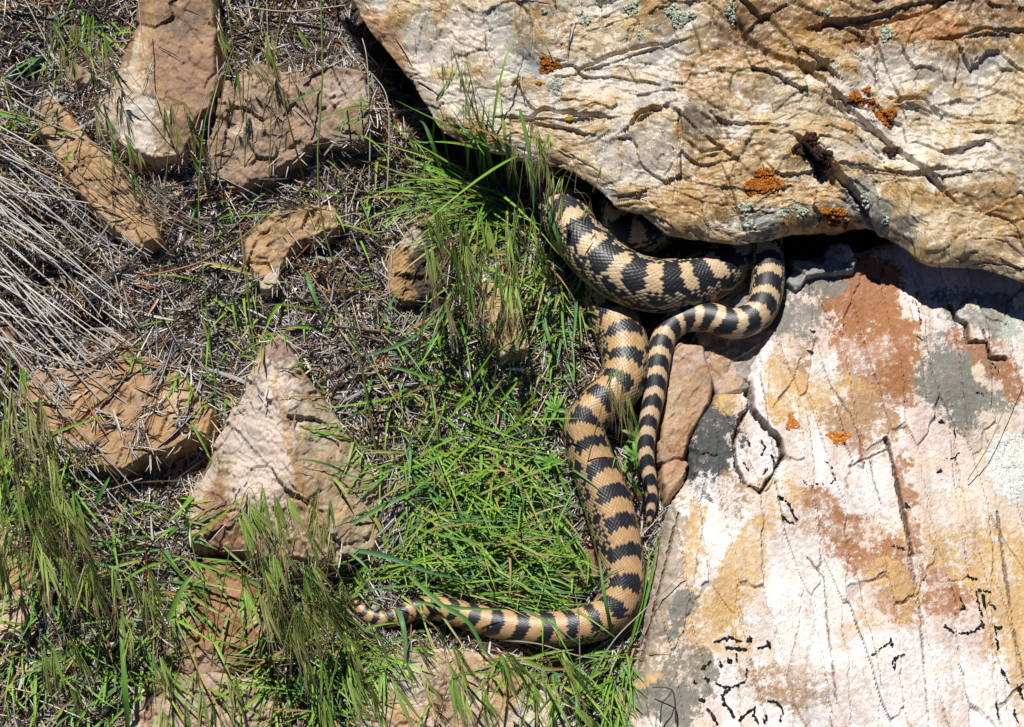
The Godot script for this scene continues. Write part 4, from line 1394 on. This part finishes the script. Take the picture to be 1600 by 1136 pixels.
# ---------------------------------------------------------------- living grass
func build_grass() -> void:
	var r := Ribbons.new()
	# [pixel x, pixel y, radius x, radius y, blades, heading towards (deg, 90 = down the picture), spread, longest mm, shortest mm]
	var beds := [
		[800, 800, 150, 110, 520, 60, 140, 62, 22], [720, 740, 100, 100, 190, 70, 120, 55, 20], [860, 900, 80, 60, 260, 60, 120, 55, 22], [960, 740, 26, 60, 90, 80, 160, 30, 12],
		[700, 840, 90, 60, 170, 20, 100, 75, 25], [760, 920, 160, 40, 230, 30, 80, 70, 25], [680, 560, 110, 70, 130, 80, 160, 50, 15], [860, 440, 60, 80, 260, 70, 160, 42, 16], [790, 330, 90, 60, 200, 150, 140, 55, 20],
		[700, 290, 60, 40, 80, 150, 120, 60, 25], [690, 480, 70, 50, 35, 100, 120, 45, 15], [880, 600, 40, 60, 70, 60, 120, 36, 14], [800, 620, 70, 50, 110, 70, 160, 32, 12],
		[1000, 930, 24, 90, 200, 80, 50, 60, 25], [960, 1060, 40, 60, 190, 60, 90, 50, 22], [840, 1050, 80, 40, 120, 70, 100, 55, 22], [640, 1060, 130, 50, 130, 60, 130, 55, 22],
		[460, 960, 110, 80, 260, 60, 120, 65, 25], [340, 880, 110, 90, 110, 80, 120, 55, 20], [240, 800, 100, 60, 170, 80, 160, 34, 12], [330, 1080, 120, 60, 150, 70, 130, 60, 24], [120, 1040, 110, 70, 130, 80, 140, 45, 18], [240, 960, 120, 80, 60, 85, 110, 45, 18], [520, 1000, 90, 60, 150, 70, 130, 55, 20], [460, 1090, 80, 50, 130, 70, 130, 55, 20], [60, 860, 90, 90, 110, 85, 100, 60, 25], [150, 1000, 170, 110, 130, 80, 110, 62, 28], [330, 960, 130, 120, 130, 75, 110, 64, 28], [120, 720, 110, 110, 110, 85, 90, 60, 28], [560, 300, 110, 140, 70, 85, 120, 55, 20], [800, 290, 50, 40, 90, 165, 90, 105, 50], [770, 320, 60, 50, 60, 150, 110, 90, 40], [850, 380, 40, 70, 90, 100, 120, 75, 35], [730, 440, 50, 60, 30, 95, 70, 85, 40], [880, 470, 36, 50, 80, 100, 120, 60, 30], [700, 650, 110, 60, 45, 75, 120, 75, 35], [600, 895, 80, 20, 40, 20, 60, 90, 45], [720, 925, 90, 16, 35, 20, 60, 80, 45], [430, 480, 160, 60, 60, 85, 140, 50, 20], [420, 840, 70, 50, 90, 70, 120, 45, 18], [560, 900, 60, 30, 110, 40, 90, 55, 22],
		[30, 700, 70, 100, 160, 80, 90, 65, 25], [200, 560, 26, 20, 40, 60, 120, 24, 10], [320, 620, 40, 60, 60, 90, 120, 40, 15], [410, 550, 60, 30, 60, 90, 180, 30, 12], [100, 40, 80, 60, 50, 80, 120, 50, 20], [340, 330, 60, 60, 36, 100, 140, 36, 14], [560, 500, 80, 120, 40, 100, 180, 36, 14], [540, 700, 40, 80, 50, 90, 120, 40, 15], [560, 180, 60, 60, 30, 100, 120, 45, 18], [60, 220, 60, 60, 22, 100, 140, 45, 18], [620, 700, 60, 60, 70, 80, 140, 50, 18]]
	for b in beds:
		for k in b[4]:
			var t := rng.randf() * TAU
			var q := sqrt(rng.randf())
			var w := at(b[0] + cos(t) * q * b[2], b[1] + sin(t) * q * b[3])
			if stony(w.x, w.z) == 2 or stony(w.x, w.z) == 1 and rng.randf() < 0.93:
				continue
			w.y = top_at(w.x, w.z) - 0.001
			var hd := deg_to_rad(b[5] + rng.randfn(0.0, b[6] * 0.5))
			var length := rng.randf_range(b[8] * 1.2, b[7] * 1.4) * 0.001
			var c := green(0.06)
			var c1 := c * rng.randf_range(0.85, 1.25)
			if rng.randf() < 0.12:
				c1 = Color(0.38, 0.30, 0.12)
			blade(r, w, hd, length, rng.randf_range(0.0014, 0.0032), deg_to_rad(rng.randf_range(20, 62)), deg_to_rad(rng.randf_range(15, 80)), rng.randf_range(-0.4, 0.4), c * 0.9, c1)
	var o := put("green_grass", baked(r), M.leaf)
	o.set_meta("kind", "stuff")
	o.set_meta("label", "short lush green grass growing round the snakes and between the stones")


# one long leaf or straw laid through points of the photograph: [x, y, height in mm]
func lay(pts: Array) -> PackedVector3Array:
	var out := PackedVector3Array()
	for q in pts:
		out.append(at(q[0], q[1], q[2] * 0.001))
	return out


func leaf_thing(called: String, label: String, group: String, pts: Array, wide: float, c0: Color, c1: Color) -> void:
	var line := smooth_line(lay(pts), 14)
	var o := line[0]
	for k in line.size():
		line[k] -= o
	var r := Ribbons.new()
	var along := (line[-1] - line[0]).normalized()
	r.strip(line, tapered(14, wide * 0.001), along.cross(Vector3(0, 1, 0.35)).normalized(), c0, c1, 0.3)
	var m := put(called, baked(r), M.leaf, null, o)
	tag(m, label, "grass leaf", group)


func stem_thing(called: String, label: String, category: String, group: String, pts: Array, wide: float, c0: Color, c1: Color) -> void:
	var line := smooth_line(lay(pts), 16)
	var o := line[0]
	for k in line.size():
		line[k] -= o
	var r := Ribbons.new()
	r.tube(line, even(16, wide * 0.001, wide * 0.00065), c0, c1)
	var m := put(called, baked(r), M.stem, null, o)
	tag(m, label, category, group)


# ---------------------------------------------------------------- drooping seed heads of brome
func build_stalks() -> void:
	var kinds := []
	var husk := [Color(0.15, 0.31, 0.04), Color(0.24, 0.37, 0.07), Color(0.17, 0.27, 0.06), Color(0.33, 0.36, 0.12), Color(0.12, 0.25, 0.04), Color(0.22, 0.24, 0.09), Color(0.30, 0.40, 0.10), Color(0.38, 0.34, 0.17)]
	for v in 8:
		var r := Ribbons.new()
		var loose := rng.randf_range(0.6, 1.6)
		var n := 6 + (v * 5) % 7
		for k in n:
			# lance-shaped husks packed along a short axis, each with a hair-like awn
			var t := k / float(n)
			var sgn := 1.0 if k % 2 == 0 else -1.0
			var open := rng.randf_range(0.08, 0.24) * loose
			var b := Vector3(0, -t * 0.42, 0)
			var d := Vector3(sgn * open, -1.0, rng.randf_range(-0.12, 0.12)).normalized()
			var l := rng.randf_range(0.38, 0.56)
			var line := PackedVector3Array([b, b + d * l * 0.3 + Vector3(sgn * 0.012, 0, 0), b + d * l * 0.65 + Vector3(sgn * 0.012, 0, 0), b + d * l])
			var c: Color = husk[v] * rng.randf_range(1.0, 1.6)
			r.strip(line, PackedFloat32Array([0.018, 0.046, 0.034, 0.006]), Vector3(0.5, 0, 1), c, c.lerp(Color(0.22, 0.13, 0.075), 0.6), 0.5)
			var e := b + d * l
			var awn := PackedVector3Array([e, e + d * 0.14 + Vector3(sgn * 0.015, 0, 0), e + d * 0.30 + Vector3(sgn * 0.05, 0, 0.02)])
			r.strip(awn, PackedFloat32Array([0.012, 0.009, 0.004]), Vector3(0.5, 0, 1), Color(0.24, 0.15, 0.10), Color(0.33, 0.22, 0.15), 0.2)
		kinds.append(baked(r))
	# [label, foot x, foot y, head x, head y, head height mm, spikelets, spread px, length px, hang angle (deg from straight down the picture)]
	var list := [
		["full bright green seed head hanging before the brown and cream stone", 60, 190, 112, 26, 70, 11, 40, 62, 4],
		["loose seed head beside the full one by the brown stone", 66, 196, 150, 66, 66, 6, 26, 58, -16],
		["seed head across the cream flank of the brown stone", 100, 300, 176, 168, 60, 8, 34, 62, -14],
		["seed head drooping over the dark gap below the cream flank", 110, 320, 196, 228, 55, 5, 22, 60, -18],
		["seed head in front of the shaded block at its corner", 250, 400, 284, 168, 66, 9, 32, 70, -10],
		["slim spikes hanging over the upper corner of the light brown block", 330, 330, 366, 84, 72, 6, 30, 56, -18],
		["slim spikes hanging in the middle of the light brown block", 380, 330, 400, 66, 76, 6, 36, 52, -20],
		["spikes over the litter above the light brown block", 420, 280, 440, 40, 70, 6, 34, 54, -16],
		["sparse spikes at the top edge above the light brown block", 380, 190, 354, 2, 66, 5, 30, 50, -14],
		["three upright-looking spikes on the boulder face near its lower corner", 760, 330, 706, 84, 120, 4, 30, 44, -4],
		["cluster of spikes against the boulder face above the lush tuft", 770, 340, 728, 106, 120, 5, 24, 46, 0],
		["star of pale spikes standing before the boulder's lower edge", 800, 420, 828, 202, 110, 14, 34, 54, 0],
		["green spikes dangling in the dark gap above the snake's loop", 850, 440, 900, 268, 96, 6, 40, 40, 4],
		["green spikes dangling at the snake's first bend", 830, 470, 862, 278, 92, 5, 20, 46, -4],
		["big purple-green tassel hanging before the dark brown block", 640, 640, 706, 322, 100, 13, 50, 82, -8],
		["long tassel beside the purple-green one", 660, 660, 740, 380, 92, 9, 32, 76, -10],
		["short tassel at the foot of the dark brown block", 640, 620, 690, 410, 80, 5, 22, 60, -10],
		["fan of bright spikes below the star of spikes", 780, 520, 816, 336, 80, 9, 30, 64, -6],
		["green tassel before the upright cream stone", 770, 640, 790, 436, 76, 8, 24, 72, 4],
		["dark fine tassel brushing over the snake's kinked back", 900, 800, 962, 586, 92, 7, 26, 60, -4],
		["tall curtain of spikes at the side edge, topmost cluster", -30, 700, 10, 560, 70, 8, 30, 50, 0],
		["curtain of spikes at the side edge over the flat orange slab", -60, 860, 20, 620, 90, 14, 52, 86, -14],
		["curtain of spikes below the flat orange slab's corner", -50, 920, 36, 680, 96, 14, 60, 90, -18],
		["drooping spikes in the middle of the side curtain", -40, 980, 56, 744, 92, 12, 54, 92, -18],
		["lowest drooping spikes of the side curtain over the litter", 10, 1060, 84, 800, 92, 10, 50, 96, -16],
		["spikes hanging before the ochre stone at the side edge", -20, 1100, 20, 820, 84, 8, 50, 80, -16],
		["loose spikes over grey litter below the flat orange slab", 90, 1120, 150, 872, 80, 8, 44, 76, -16],
		["spikes over grey litter beside the glossy rust stone", 140, 1130, 196, 880, 80, 9, 40, 82, -14],
		["dark spikes standing on the lower part of the wedge rock", 400, 1040, 470, 768, 84, 7, 42, 62, -6],
		["dense tassel over the foot of the wedge rock", 330, 1040, 390, 770, 88, 12, 56, 86, -16],
		["dense tassel between the wedge rock and the rust stone", 340, 1090, 420, 830, 86, 13, 60, 86, -18],
		["broad tassel over the corner of the rust stone", 380, 1120, 462, 884, 84, 12, 56, 80, -24],
		["silvery tassel covering the tip of the thin snake tail", 430, 1060, 516, 890, 80, 11, 40, 80, -30],
		["tassel low over the dead straw below the snake's tail tip", 420, 1150, 470, 950, 80, 9, 46, 70, -18],
		["tassel over the cream and rust stone at the bottom", 600, 1180, 650, 1000, 84, 9, 50, 76, -24],
		["spikes lying across the middle of the cream and rust stone", 660, 1190, 742, 1010, 84, 9, 40, 80, -20],
		["tassel at the bottom edge between the rust stone and the cream stone", 500, 1200, 540, 1010, 84, 10, 56, 84, -18],
		["tassel at the bottom edge near the corner of the pale slab", 800, 1200, 850, 1030, 80, 10, 50, 76, -26],
		["spikes over the tan stone at the bottom edge", 250, 1220, 300, 1010, 84, 11, 56, 84, -10],
		["spikes by the lowest corner of the frame under the litter", 40, 1230, 100, 1000, 84, 7, 50, 80, -18],
	]
	for q in list:
		var foot := spot(q[1], q[2], 0.0)
		var head := at(q[3], q[4], q[5] * 0.001)
		var o := thing("brome_stalk", q[0], "grass stalk", foot, "drooping brome stalks")
		var hang := deg_to_rad(q[9])
		var down := Vector3(-sin(hang), -0.30, cos(hang) * 0.95).normalized()
		# the stem rises, arches over and nods
		var tip: Vector3 = head + down * (float(q[8]) * 0.00045)
		var mid := foot.lerp(head, 0.55) + Vector3(0, 0.022, -0.010)
		var line := smooth_line(PackedVector3Array([foot, mid, head + Vector3(0, 0.004, -0.004), tip]), 18)
		for k in line.size():
			line[k] -= foot
		var r := Ribbons.new()
		r.tube(line, even(18, 0.0012, 0.0005), Color(0.16, 0.22, 0.05), Color(0.26, 0.20, 0.10), 4)
		var hung := []
		var many := int(q[6] * 1.15)
		var taste := rng.randi() % 8
		if taste == 7 and rng.randf() < 0.6:
			taste = 1
		for k in many:
			var f: float = (k + 0.5) / many
			var from := line[mini(11 + int(f * 6.9), 17)]
			var off := Vector3(rng.randf_range(-1.0, 1.0) * q[7] * MX, rng.randf_range(-0.006, 0.008), rng.randf_range(-0.15, 0.75) * q[7] * MZ)
			var to := from + off
			hung.append([to, rng.randf()])
			r.tube(smooth_line(PackedVector3Array([from, from.lerp(to, 0.6) + Vector3(0, 0.003, -0.002), to]), 5), even(5, 0.0004, 0.0003), Color(0.24, 0.19, 0.09), Color(0.24, 0.16, 0.09), 3)
		put("stem", baked(r), M.stem, o)
		for hh in hung:
			var s := MeshInstance3D.new()
			s.mesh = kinds[(taste + int(hh[1] * 2.6)) % 7]
			s.material_override = M.leaf
			s.name = "spikelet"
			var an: float = hang + rng.randfn(0.0, 0.16)
			var dn := Vector3(-sin(an), rng.randf_range(-0.55, -0.05), cos(an) * 0.95).normalized()
			var x := dn.cross(Vector3(0.2, 1, 0.3)).normalized()
			var b := Basis(x, -dn, x.cross(-dn).normalized()) * Basis(Vector3.UP, rng.randf_range(-0.7, 0.7))
			var l: float = q[8] * 0.00052 * rng.randf_range(0.6, 1.35)
			s.transform = Transform3D(b.scaled_local(Vector3(l * 0.85, l, l * 0.85)), hh[0])
			o.add_child(s, true)


# ---------------------------------------------------------------- long leaves, green stems, dead straws
func build_stems() -> void:
	var g1 := Color(0.10, 0.235, 0.03)
	var g2 := Color(0.15, 0.30, 0.05)
	var b1 := Color(0.075, 0.20, 0.075)
	var y1 := Color(0.42, 0.34, 0.10)
	var leaves := [
		["long blue-green leaf lying from the litter up towards the dark brown block", [[570, 556, 12], [640, 530, 18], [700, 470, 24], [720, 440, 28]], 3.4, b1, g2],
		["bright leaf curving out of the grass under the loop's bend", [[870, 460, 10], [850, 490, 24], [862, 540, 26], [880, 568, 14]], 4.0, g1, b1],
		["pale green leaf bent over the thin snake tail", [[618, 950, 20], [628, 970, 36], [634, 1010, 34], [630, 1050, 26]], 4.6, b1, Color(0.17, 0.28, 0.13)],
		["long leaf arching over the snake near its tail", [[640, 900, 30], [690, 945, 44], [730, 970, 44], [760, 1020, 36], [800, 1060, 26]], 4.2, g1, b1],
		["dark green leaf laid flat above the thin tail", [[520, 854, 20], [600, 868, 34], [680, 896, 36], [760, 910, 24]], 4.6, b1, b1],
		["bright leaf along the upper side of the snake's tail", [[650, 940, 34], [720, 950, 40], [790, 952, 36]], 3.6, g1, g2],
		["bright blade over the edge of the snake's lower bend", [[960, 1000, 14], [948, 950, 46], [940, 900, 50], [936, 870, 44]], 3.2, b1, g1],
		["tall blade crossing the grass towards the lower bend", [[900, 890, 16], [870, 830, 30], [900, 760, 26]], 2.6, g1, g2],
		["yellow-tipped leaf rising from the litter beside the wedge rock", [[610, 870, 8], [592, 820, 22], [570, 790, 26]], 4.2, Color(0.33, 0.40, 0.09), y1],
		["half yellow leaf lying on the litter beside the wedge rock", [[596, 736, 6], [626, 752, 12], [656, 768, 8]], 4.2, y1, Color(0.36, 0.33, 0.1)],
		["long green leaf slanting across the wedge rock's foot", [[700, 744, 14], [600, 790, 26], [520, 836, 30], [480, 852, 26]], 4.0, g2, b1],
		["leaf in the lush patch pointing at the wedge rock", [[700, 600, 12], [640, 580, 22], [600, 572, 20]], 3.4, g2, b1],
		["broad leaf at the side edge above the ochre stone", [[-10, 172, 20], [24, 184, 26], [52, 196, 22]], 5.4, g2, g2],
		["small bright leaf below the ochre stone's upper end", [[98, 256, 30], [108, 244, 34], [118, 232, 32]], 4.0, Color(0.24, 0.38, 0.05), Color(0.24, 0.38, 0.05)],
		["wide leaf standing before the gap of the boulder", [[648, 284, 14], [662, 262, 30], [676, 246, 34]], 4.6, Color(0.14, 0.28, 0.07), g2],
		["upright leaf beside the wide one at the boulder's gap", [[690, 270, 14], [676, 226, 34], [664, 196, 40], [656, 188, 42]], 3.6, g1, b1],
		["yellow leaf lying on the litter between two long stems", [[318, 412, 10], [350, 416, 14], [404, 432, 10]], 5.0, Color(0.42, 0.37, 0.12), y1],
		["small green leaf bent over the litter by a pink stem", [[478, 424, 8], [486, 450, 18], [500, 484, 12], [504, 498, 6]], 4.0, b1, g2],
		["long grass leaf at the bottom edge by the tan stone", [[200, 1140, 20], [196, 1080, 44], [190, 1000, 50], [186, 960, 46]], 5.0, g1, g2],
		["bright leaf before the glossy rust stone", [[262, 970, 30], [284, 920, 44], [304, 896, 44]], 5.0, g2, g2],
		["long leaf bending over the glossy rust stone", [[410, 960, 40], [440, 930, 46], [340, 890, 56], [270, 868, 50]], 3.6, g1, g2],
		["dark leaf rising beside the flat orange slab's broken edge", [[146, 792, 14], [160, 766, 24], [172, 744, 26]], 4.4, b1, g1],
		["leaf slanting down onto the grass by the ledge", [[984, 744, 24], [996, 766, 20], [1018, 788, 10]], 3.2, g2, g1],
		["long leaf pressed against the pale slab's flank", [[990, 1000, 12], [1008, 940, 18], [1022, 880, 22], [1028, 820, 22]], 2.8, g2, g1],
		["second leaf pressed against the pale slab's flank", [[984, 1010, 12], [1000, 950, 20], [1012, 890, 24], [1014, 850, 24]], 2.6, g1, g2],
		["orange-edged leaf below the snake's lower bend", [[812, 1026, 16], [850, 1044, 22], [890, 1044, 16]], 4.6, g1, Color(0.42, 0.26, 0.1)],
		["broad leaf hanging before the shadow beneath the boulder", [[812, 170, 110], [826, 230, 104], [832, 290, 92], [834, 334, 80]], 3.6, g1, b1],
		["broad leaf lying along the snake's shaded flank", [[850, 300, 70], [862, 340, 72], [874, 376, 66], [890, 400, 50]], 4.4, b1, g1],
	]
	for q in leaves:
		leaf_thing("long_grass_leaf", q[0], "long single grass leaves", q[1], q[2], q[3], q[4])
	var gs := Color(0.15, 0.23, 0.045)
	var rs := Color(0.28, 0.11, 0.06)
	var stems := [
		["tall green stem with a reddish foot, standing between the wedge rock and the lush grass", [[592, 732, 4], [580, 660, 30], [562, 560, 66], [530, 440, 110], [504, 350, 140], [496, 250, 165], [504, 120, 190], [500, -20, 215]], 2.2, Color(0.22, 0.20, 0.07), gs],
		["thin bright stem from the litter to the top, before the light brown block", [[330, 560, 6], [322, 470, 40], [310, 330, 70], [322, 180, 100], [360, 90, 120]], 1.5, gs, gs],
		["thin stem crossing the upper block towards the seed heads", [[480, 300, 20], [456, 210, 70], [430, 110, 100], [404, 10, 120], [398, -30, 126]], 1.4, Color(0.24, 0.20, 0.07), gs],
		["green stem with red top in the middle of the litter", [[390, 530, 6], [388, 450, 30], [378, 370, 50], [374, 350, 54]], 1.4, gs, rs],
		["thin red stem lying across the litter under the dark brown block", [[500, 456, 8], [560, 452, 14], [620, 460, 16], [676, 474, 12]], 1.4, rs, rs],
		["pink stem bent over the litter beside the small green leaf", [[560, 540, 6], [520, 480, 18], [482, 424, 22]], 1.6, Color(0.34, 0.38, 0.1), Color(0.42, 0.24, 0.16)],
		["red-brown runner creeping over the litter to the yellow leaf", [[160, 432, 6], [220, 432, 10], [280, 420, 12], [320, 406, 12], [380, 370, 18], [430, 320, 24]], 2.0, Color(0.35, 0.17, 0.11), Color(0.22, 0.20, 0.06)],
		["bright thin stem slanting over the litter towards the grass", [[760, 640, 8], [680, 540, 24], [600, 470, 28], [528, 416, 24]], 1.3, Color(0.36, 0.42, 0.12), gs],
		["thin green stem through the middle of the lush grass", [[740, 860, 8], [700, 760, 30], [640, 660, 44], [580, 568, 50]], 1.5, gs, Color(0.40, 0.30, 0.18)],
		["green stem beside the flat orange slab", [[338, 670, 6], [336, 600, 30], [330, 560, 40], [318, 500, 50], [314, 470, 54]], 1.5, Color(0.24, 0.34, 0.06), gs],
		["thin stem lying over the rust stone", [[326, 1000, 34], [318, 920, 50], [300, 850, 60], [296, 800, 62]], 1.2, gs, gs],
		["curved pale stem at the side edge before the ochre stone", [[-20, 260, 30], [0, 120, 60], [16, 160, 62], [44, 190, 56], [80, 240, 30]], 1.6, gs, gs],
	]
	for q in stems:
		stem_thing("green_stem", q[0], "grass stem", "long thin green stems", q[1], q[2], q[3], q[4])
	var s1 := Color(0.50, 0.44, 0.33)
	var s2 := Color(0.38, 0.34, 0.28)
	var t1 := Color(0.40, 0.28, 0.14)
	var straw := [
		["pale straw standing before the dark gap of the boulder", [[576, 300, 8], [578, 220, 30], [574, 100, 60], [566, 60, 66]], 1.5, s1, s1],
		["bent straw beside the one before the boulder's gap", [[604, 310, 8], [608, 220, 30], [604, 150, 44], [580, 114, 50]], 1.5, s1, s1],
		["thin straw leaning on the light brown block towards the gap", [[530, 230, 40], [490, 170, 56], [440, 60, 70]], 1.0, s2, s1],
		["straw lying from the top towards the boulder's corner", [[382, 10, 40], [450, 18, 46], [540, 8, 50]], 1.5, t1, s1],
		["tan straw upright over the corner of the brown stone", [[260, 190, 60], [228, 100, 74], [216, 0, 86], [214, -20, 88]], 1.3, s1, t1],
		["grey straw falling across the brown stone's face", [[262, 196, 56], [200, 110, 70], [160, 60, 70]], 1.0, s2, s2],
		["straw rising beside the crack between brown stone and block", [[304, 204, 50], [326, 140, 60], [350, 100, 66]], 1.4, t1, s2],
		["long twisted grey straw in the crack between brown stone and block", [[330, 290, 30], [326, 200, 54], [338, 140, 60], [352, 96, 64]], 1.4, s2, s2],
		["thin grey straw from the top edge over the litter", [[34, -10, 30], [60, 40, 36], [90, 100, 36], [130, 170, 30]], 1.1, s2, s1],
		["dry twig lying on the foot of the pale slab", [[930, 1052, 16], [960, 1000, 30], [1010, 950, 34], [1070, 892, 40]], 1.5, Color(0.34, 0.29, 0.24), s2],
		["upright dry straw before the snake's lower bend", [[905, 1110, 20], [906, 1040, 46], [904, 960, 70], [898, 925, 80]], 1.3, s2, s2],
		["dark curled wire-like straw on the slab's lower corner", [[1056, 1130, 40], [1054, 1090, 46], [1046, 1076, 46], [1020, 1074, 40]], 1.5, Color(0.05, 0.045, 0.04), Color(0.07, 0.06, 0.05)],
		["second dark curled straw on the slab's lower corner", [[1032, 1130, 40], [1034, 1102, 48], [1044, 1088, 48], [1050, 1080, 44]], 1.2, Color(0.06, 0.05, 0.045), Color(0.05, 0.045, 0.04)],
		["thin white straw standing on the slab's lower corner", [[1024, 1140, 38], [1026, 1110, 50], [1024, 1094, 54]], 1.0, s1, s1],
		["fine grey hair of straw over the slab's grey lichen", [[1512, 750, 34], [1548, 690, 44], [1576, 620, 50], [1600, 560, 52]], 0.9, Color(0.22, 0.19, 0.16), s2],
		["pinkish straw bent by the thin tail", [[686, 982, 12], [668, 972, 24], [650, 950, 34], [636, 932, 36]], 1.6, Color(0.42, 0.28, 0.18), Color(0.40, 0.24, 0.15)],
		["straw lying across the litter under the flat orange slab", [[222, 748, 12], [170, 766, 18], [140, 780, 16], [118, 776, 12]], 1.4, t1, s1],
		["orange dead leaf lying on litter near the bottom edge", [[80, 1052, 10], [60, 1048, 16], [32, 1050, 12]], 3.2, Color(0.48, 0.24, 0.10), Color(0.46, 0.3, 0.14)],
		["long pale straw over the litter at the bottom edge", [[0, 1070, 12], [40, 1080, 20], [90, 1090, 14]], 1.3, s1, s1],
		["reddish straw across the lower litter beside the slab", [[780, 1000, 14], [840, 1006, 22], [900, 1024, 20], [940, 1030, 14]], 1.5, Color(0.3, 0.24, 0.2), s2],
		["tan straw slanting from the litter to the lumpy ochre stone", [[400, 560, 6], [386, 460, 30], [378, 380, 46], [374, 356, 50]], 1.4, gs, t1],
	]
	for q in straw:
		stem_thing("dead_straw", q[0], "dead straw", "single dead straws", q[1], q[2], q[3], q[4])
	# the bundle of long bleached stems that fans down from the side edge
	for k in 78:
		var f := k / 77.0
		var x0 := rng.randf_range(-70, 20)
		var y0 := lerpf(170, 560, f) + rng.randf_range(-24, 24)
		var run := rng.randf_range(120, 250)
		var slope := lerpf(0.62, 1.15, f) + rng.randf_range(-0.25, 0.2)
		if k % 6 == 0:
			slope *= 0.25
		var x1 := x0 + run
		var y1b := y0 + run * slope
		var h0 := rng.randf_range(14, 46)
		var c := Color(0.60, 0.57, 0.52).lerp(Color(0.42, 0.40, 0.385), rng.randf()) * rng.randf_range(0.8, 1.15)
		if rng.randf() < 0.2:
			c = t1 * 0.8
		var sag := rng.randf_range(-14, 14)
		stem_thing("bleached_stem", "bleached grey stem in the dense fan of dead stems by the side edge", "dead straw", "bleached stems fanning from the side edge",
			[[x0, y0, h0], [lerpf(x0, x1, 0.5) + sag, lerpf(y0, y1b, 0.5) - sag, h0 + rng.randf_range(-4, 8)], [x1, y1b, rng.randf_range(8, 24)]], rng.randf_range(0.9, 1.9), c, c * 0.9)
	# brown thin stems over the long ochre stone
	for k in 16:
		var x0 := 96.0 + k * 7 + rng.randf_range(-6, 6)
		var y0 := 232.0 + k * 2 + rng.randf_range(-20, 20)
		stem_thing("thin_dead_stem", "thin brown dead stem slanting across the long ochre stone", "dead straw", "thin stems over the long ochre stone",
			[[x0, y0, 40], [x0 + 70, y0 + 60 + rng.randf_range(-10, 10), 42], [x0 + 150, y0 + 100 + rng.randf_range(-20, 20), 24]], rng.randf_range(0.6, 1.1), Color(0.24, 0.17, 0.1), Color(0.30, 0.24, 0.17))


func build_small_things() -> void:
	# little leafy herbs with whorled leaves beside the snake
	for q in [["small bright leafy herb between the snake's back and its thin tail", 984, 720, 7], ["small leafy herb below the first, under the thin tail", 990, 690, 5], ["leafy herb in the lush grass at the snake's inner flank", 872, 650, 7], ["leafy herb amid the lush grass further down the inner flank", 860, 726, 6], ["leafy herb in the grass above the thin tail", 800, 760, 5]]:
		var foot := spot(q[1], q[2], 0.005)
		var o := thing("leafy_herb", q[0], "herb", foot, "leafy herbs")
		var st := Ribbons.new()
		var tip := Vector3(rng.randf_range(-0.004, 0.004), 0.022, rng.randf_range(0.0, 0.006))
		st.tube(smooth_line(PackedVector3Array([Vector3.ZERO, tip * 0.5 + Vector3(0.002, 0, 0), tip]), 6), even(6, 0.0012, 0.0008), Color(0.14, 0.26, 0.05), Color(0.16, 0.30, 0.06))
		put("stem", baked(st), M.stem, o)
		for k in q[3] * 2:
			var lv := Ribbons.new()
			var an: float = k * 2.4 + rng.randf_range(-0.3, 0.3)
			var b := tip * (0.5 if k % 2 else 1.0)
			var l := rng.randf_range(0.009, 0.015)
			var d := Vector3(cos(an), 0, sin(an))
			var line := PackedVector3Array([b, b + d * l * 0.4 + Vector3(0, 0.002, 0), b + d * l * 0.75 + Vector3(0, 0.0015, 0), b + d * l])
			lv.strip(line, PackedFloat32Array([0.0008, 0.0036, 0.0030, 0.0004]), Vector3(-d.z, 0, d.x), Color(0.11, 0.27, 0.035), Color(0.15, 0.33, 0.05), 0.25)
			put("leaf", baked(lv), M.leaf, o)
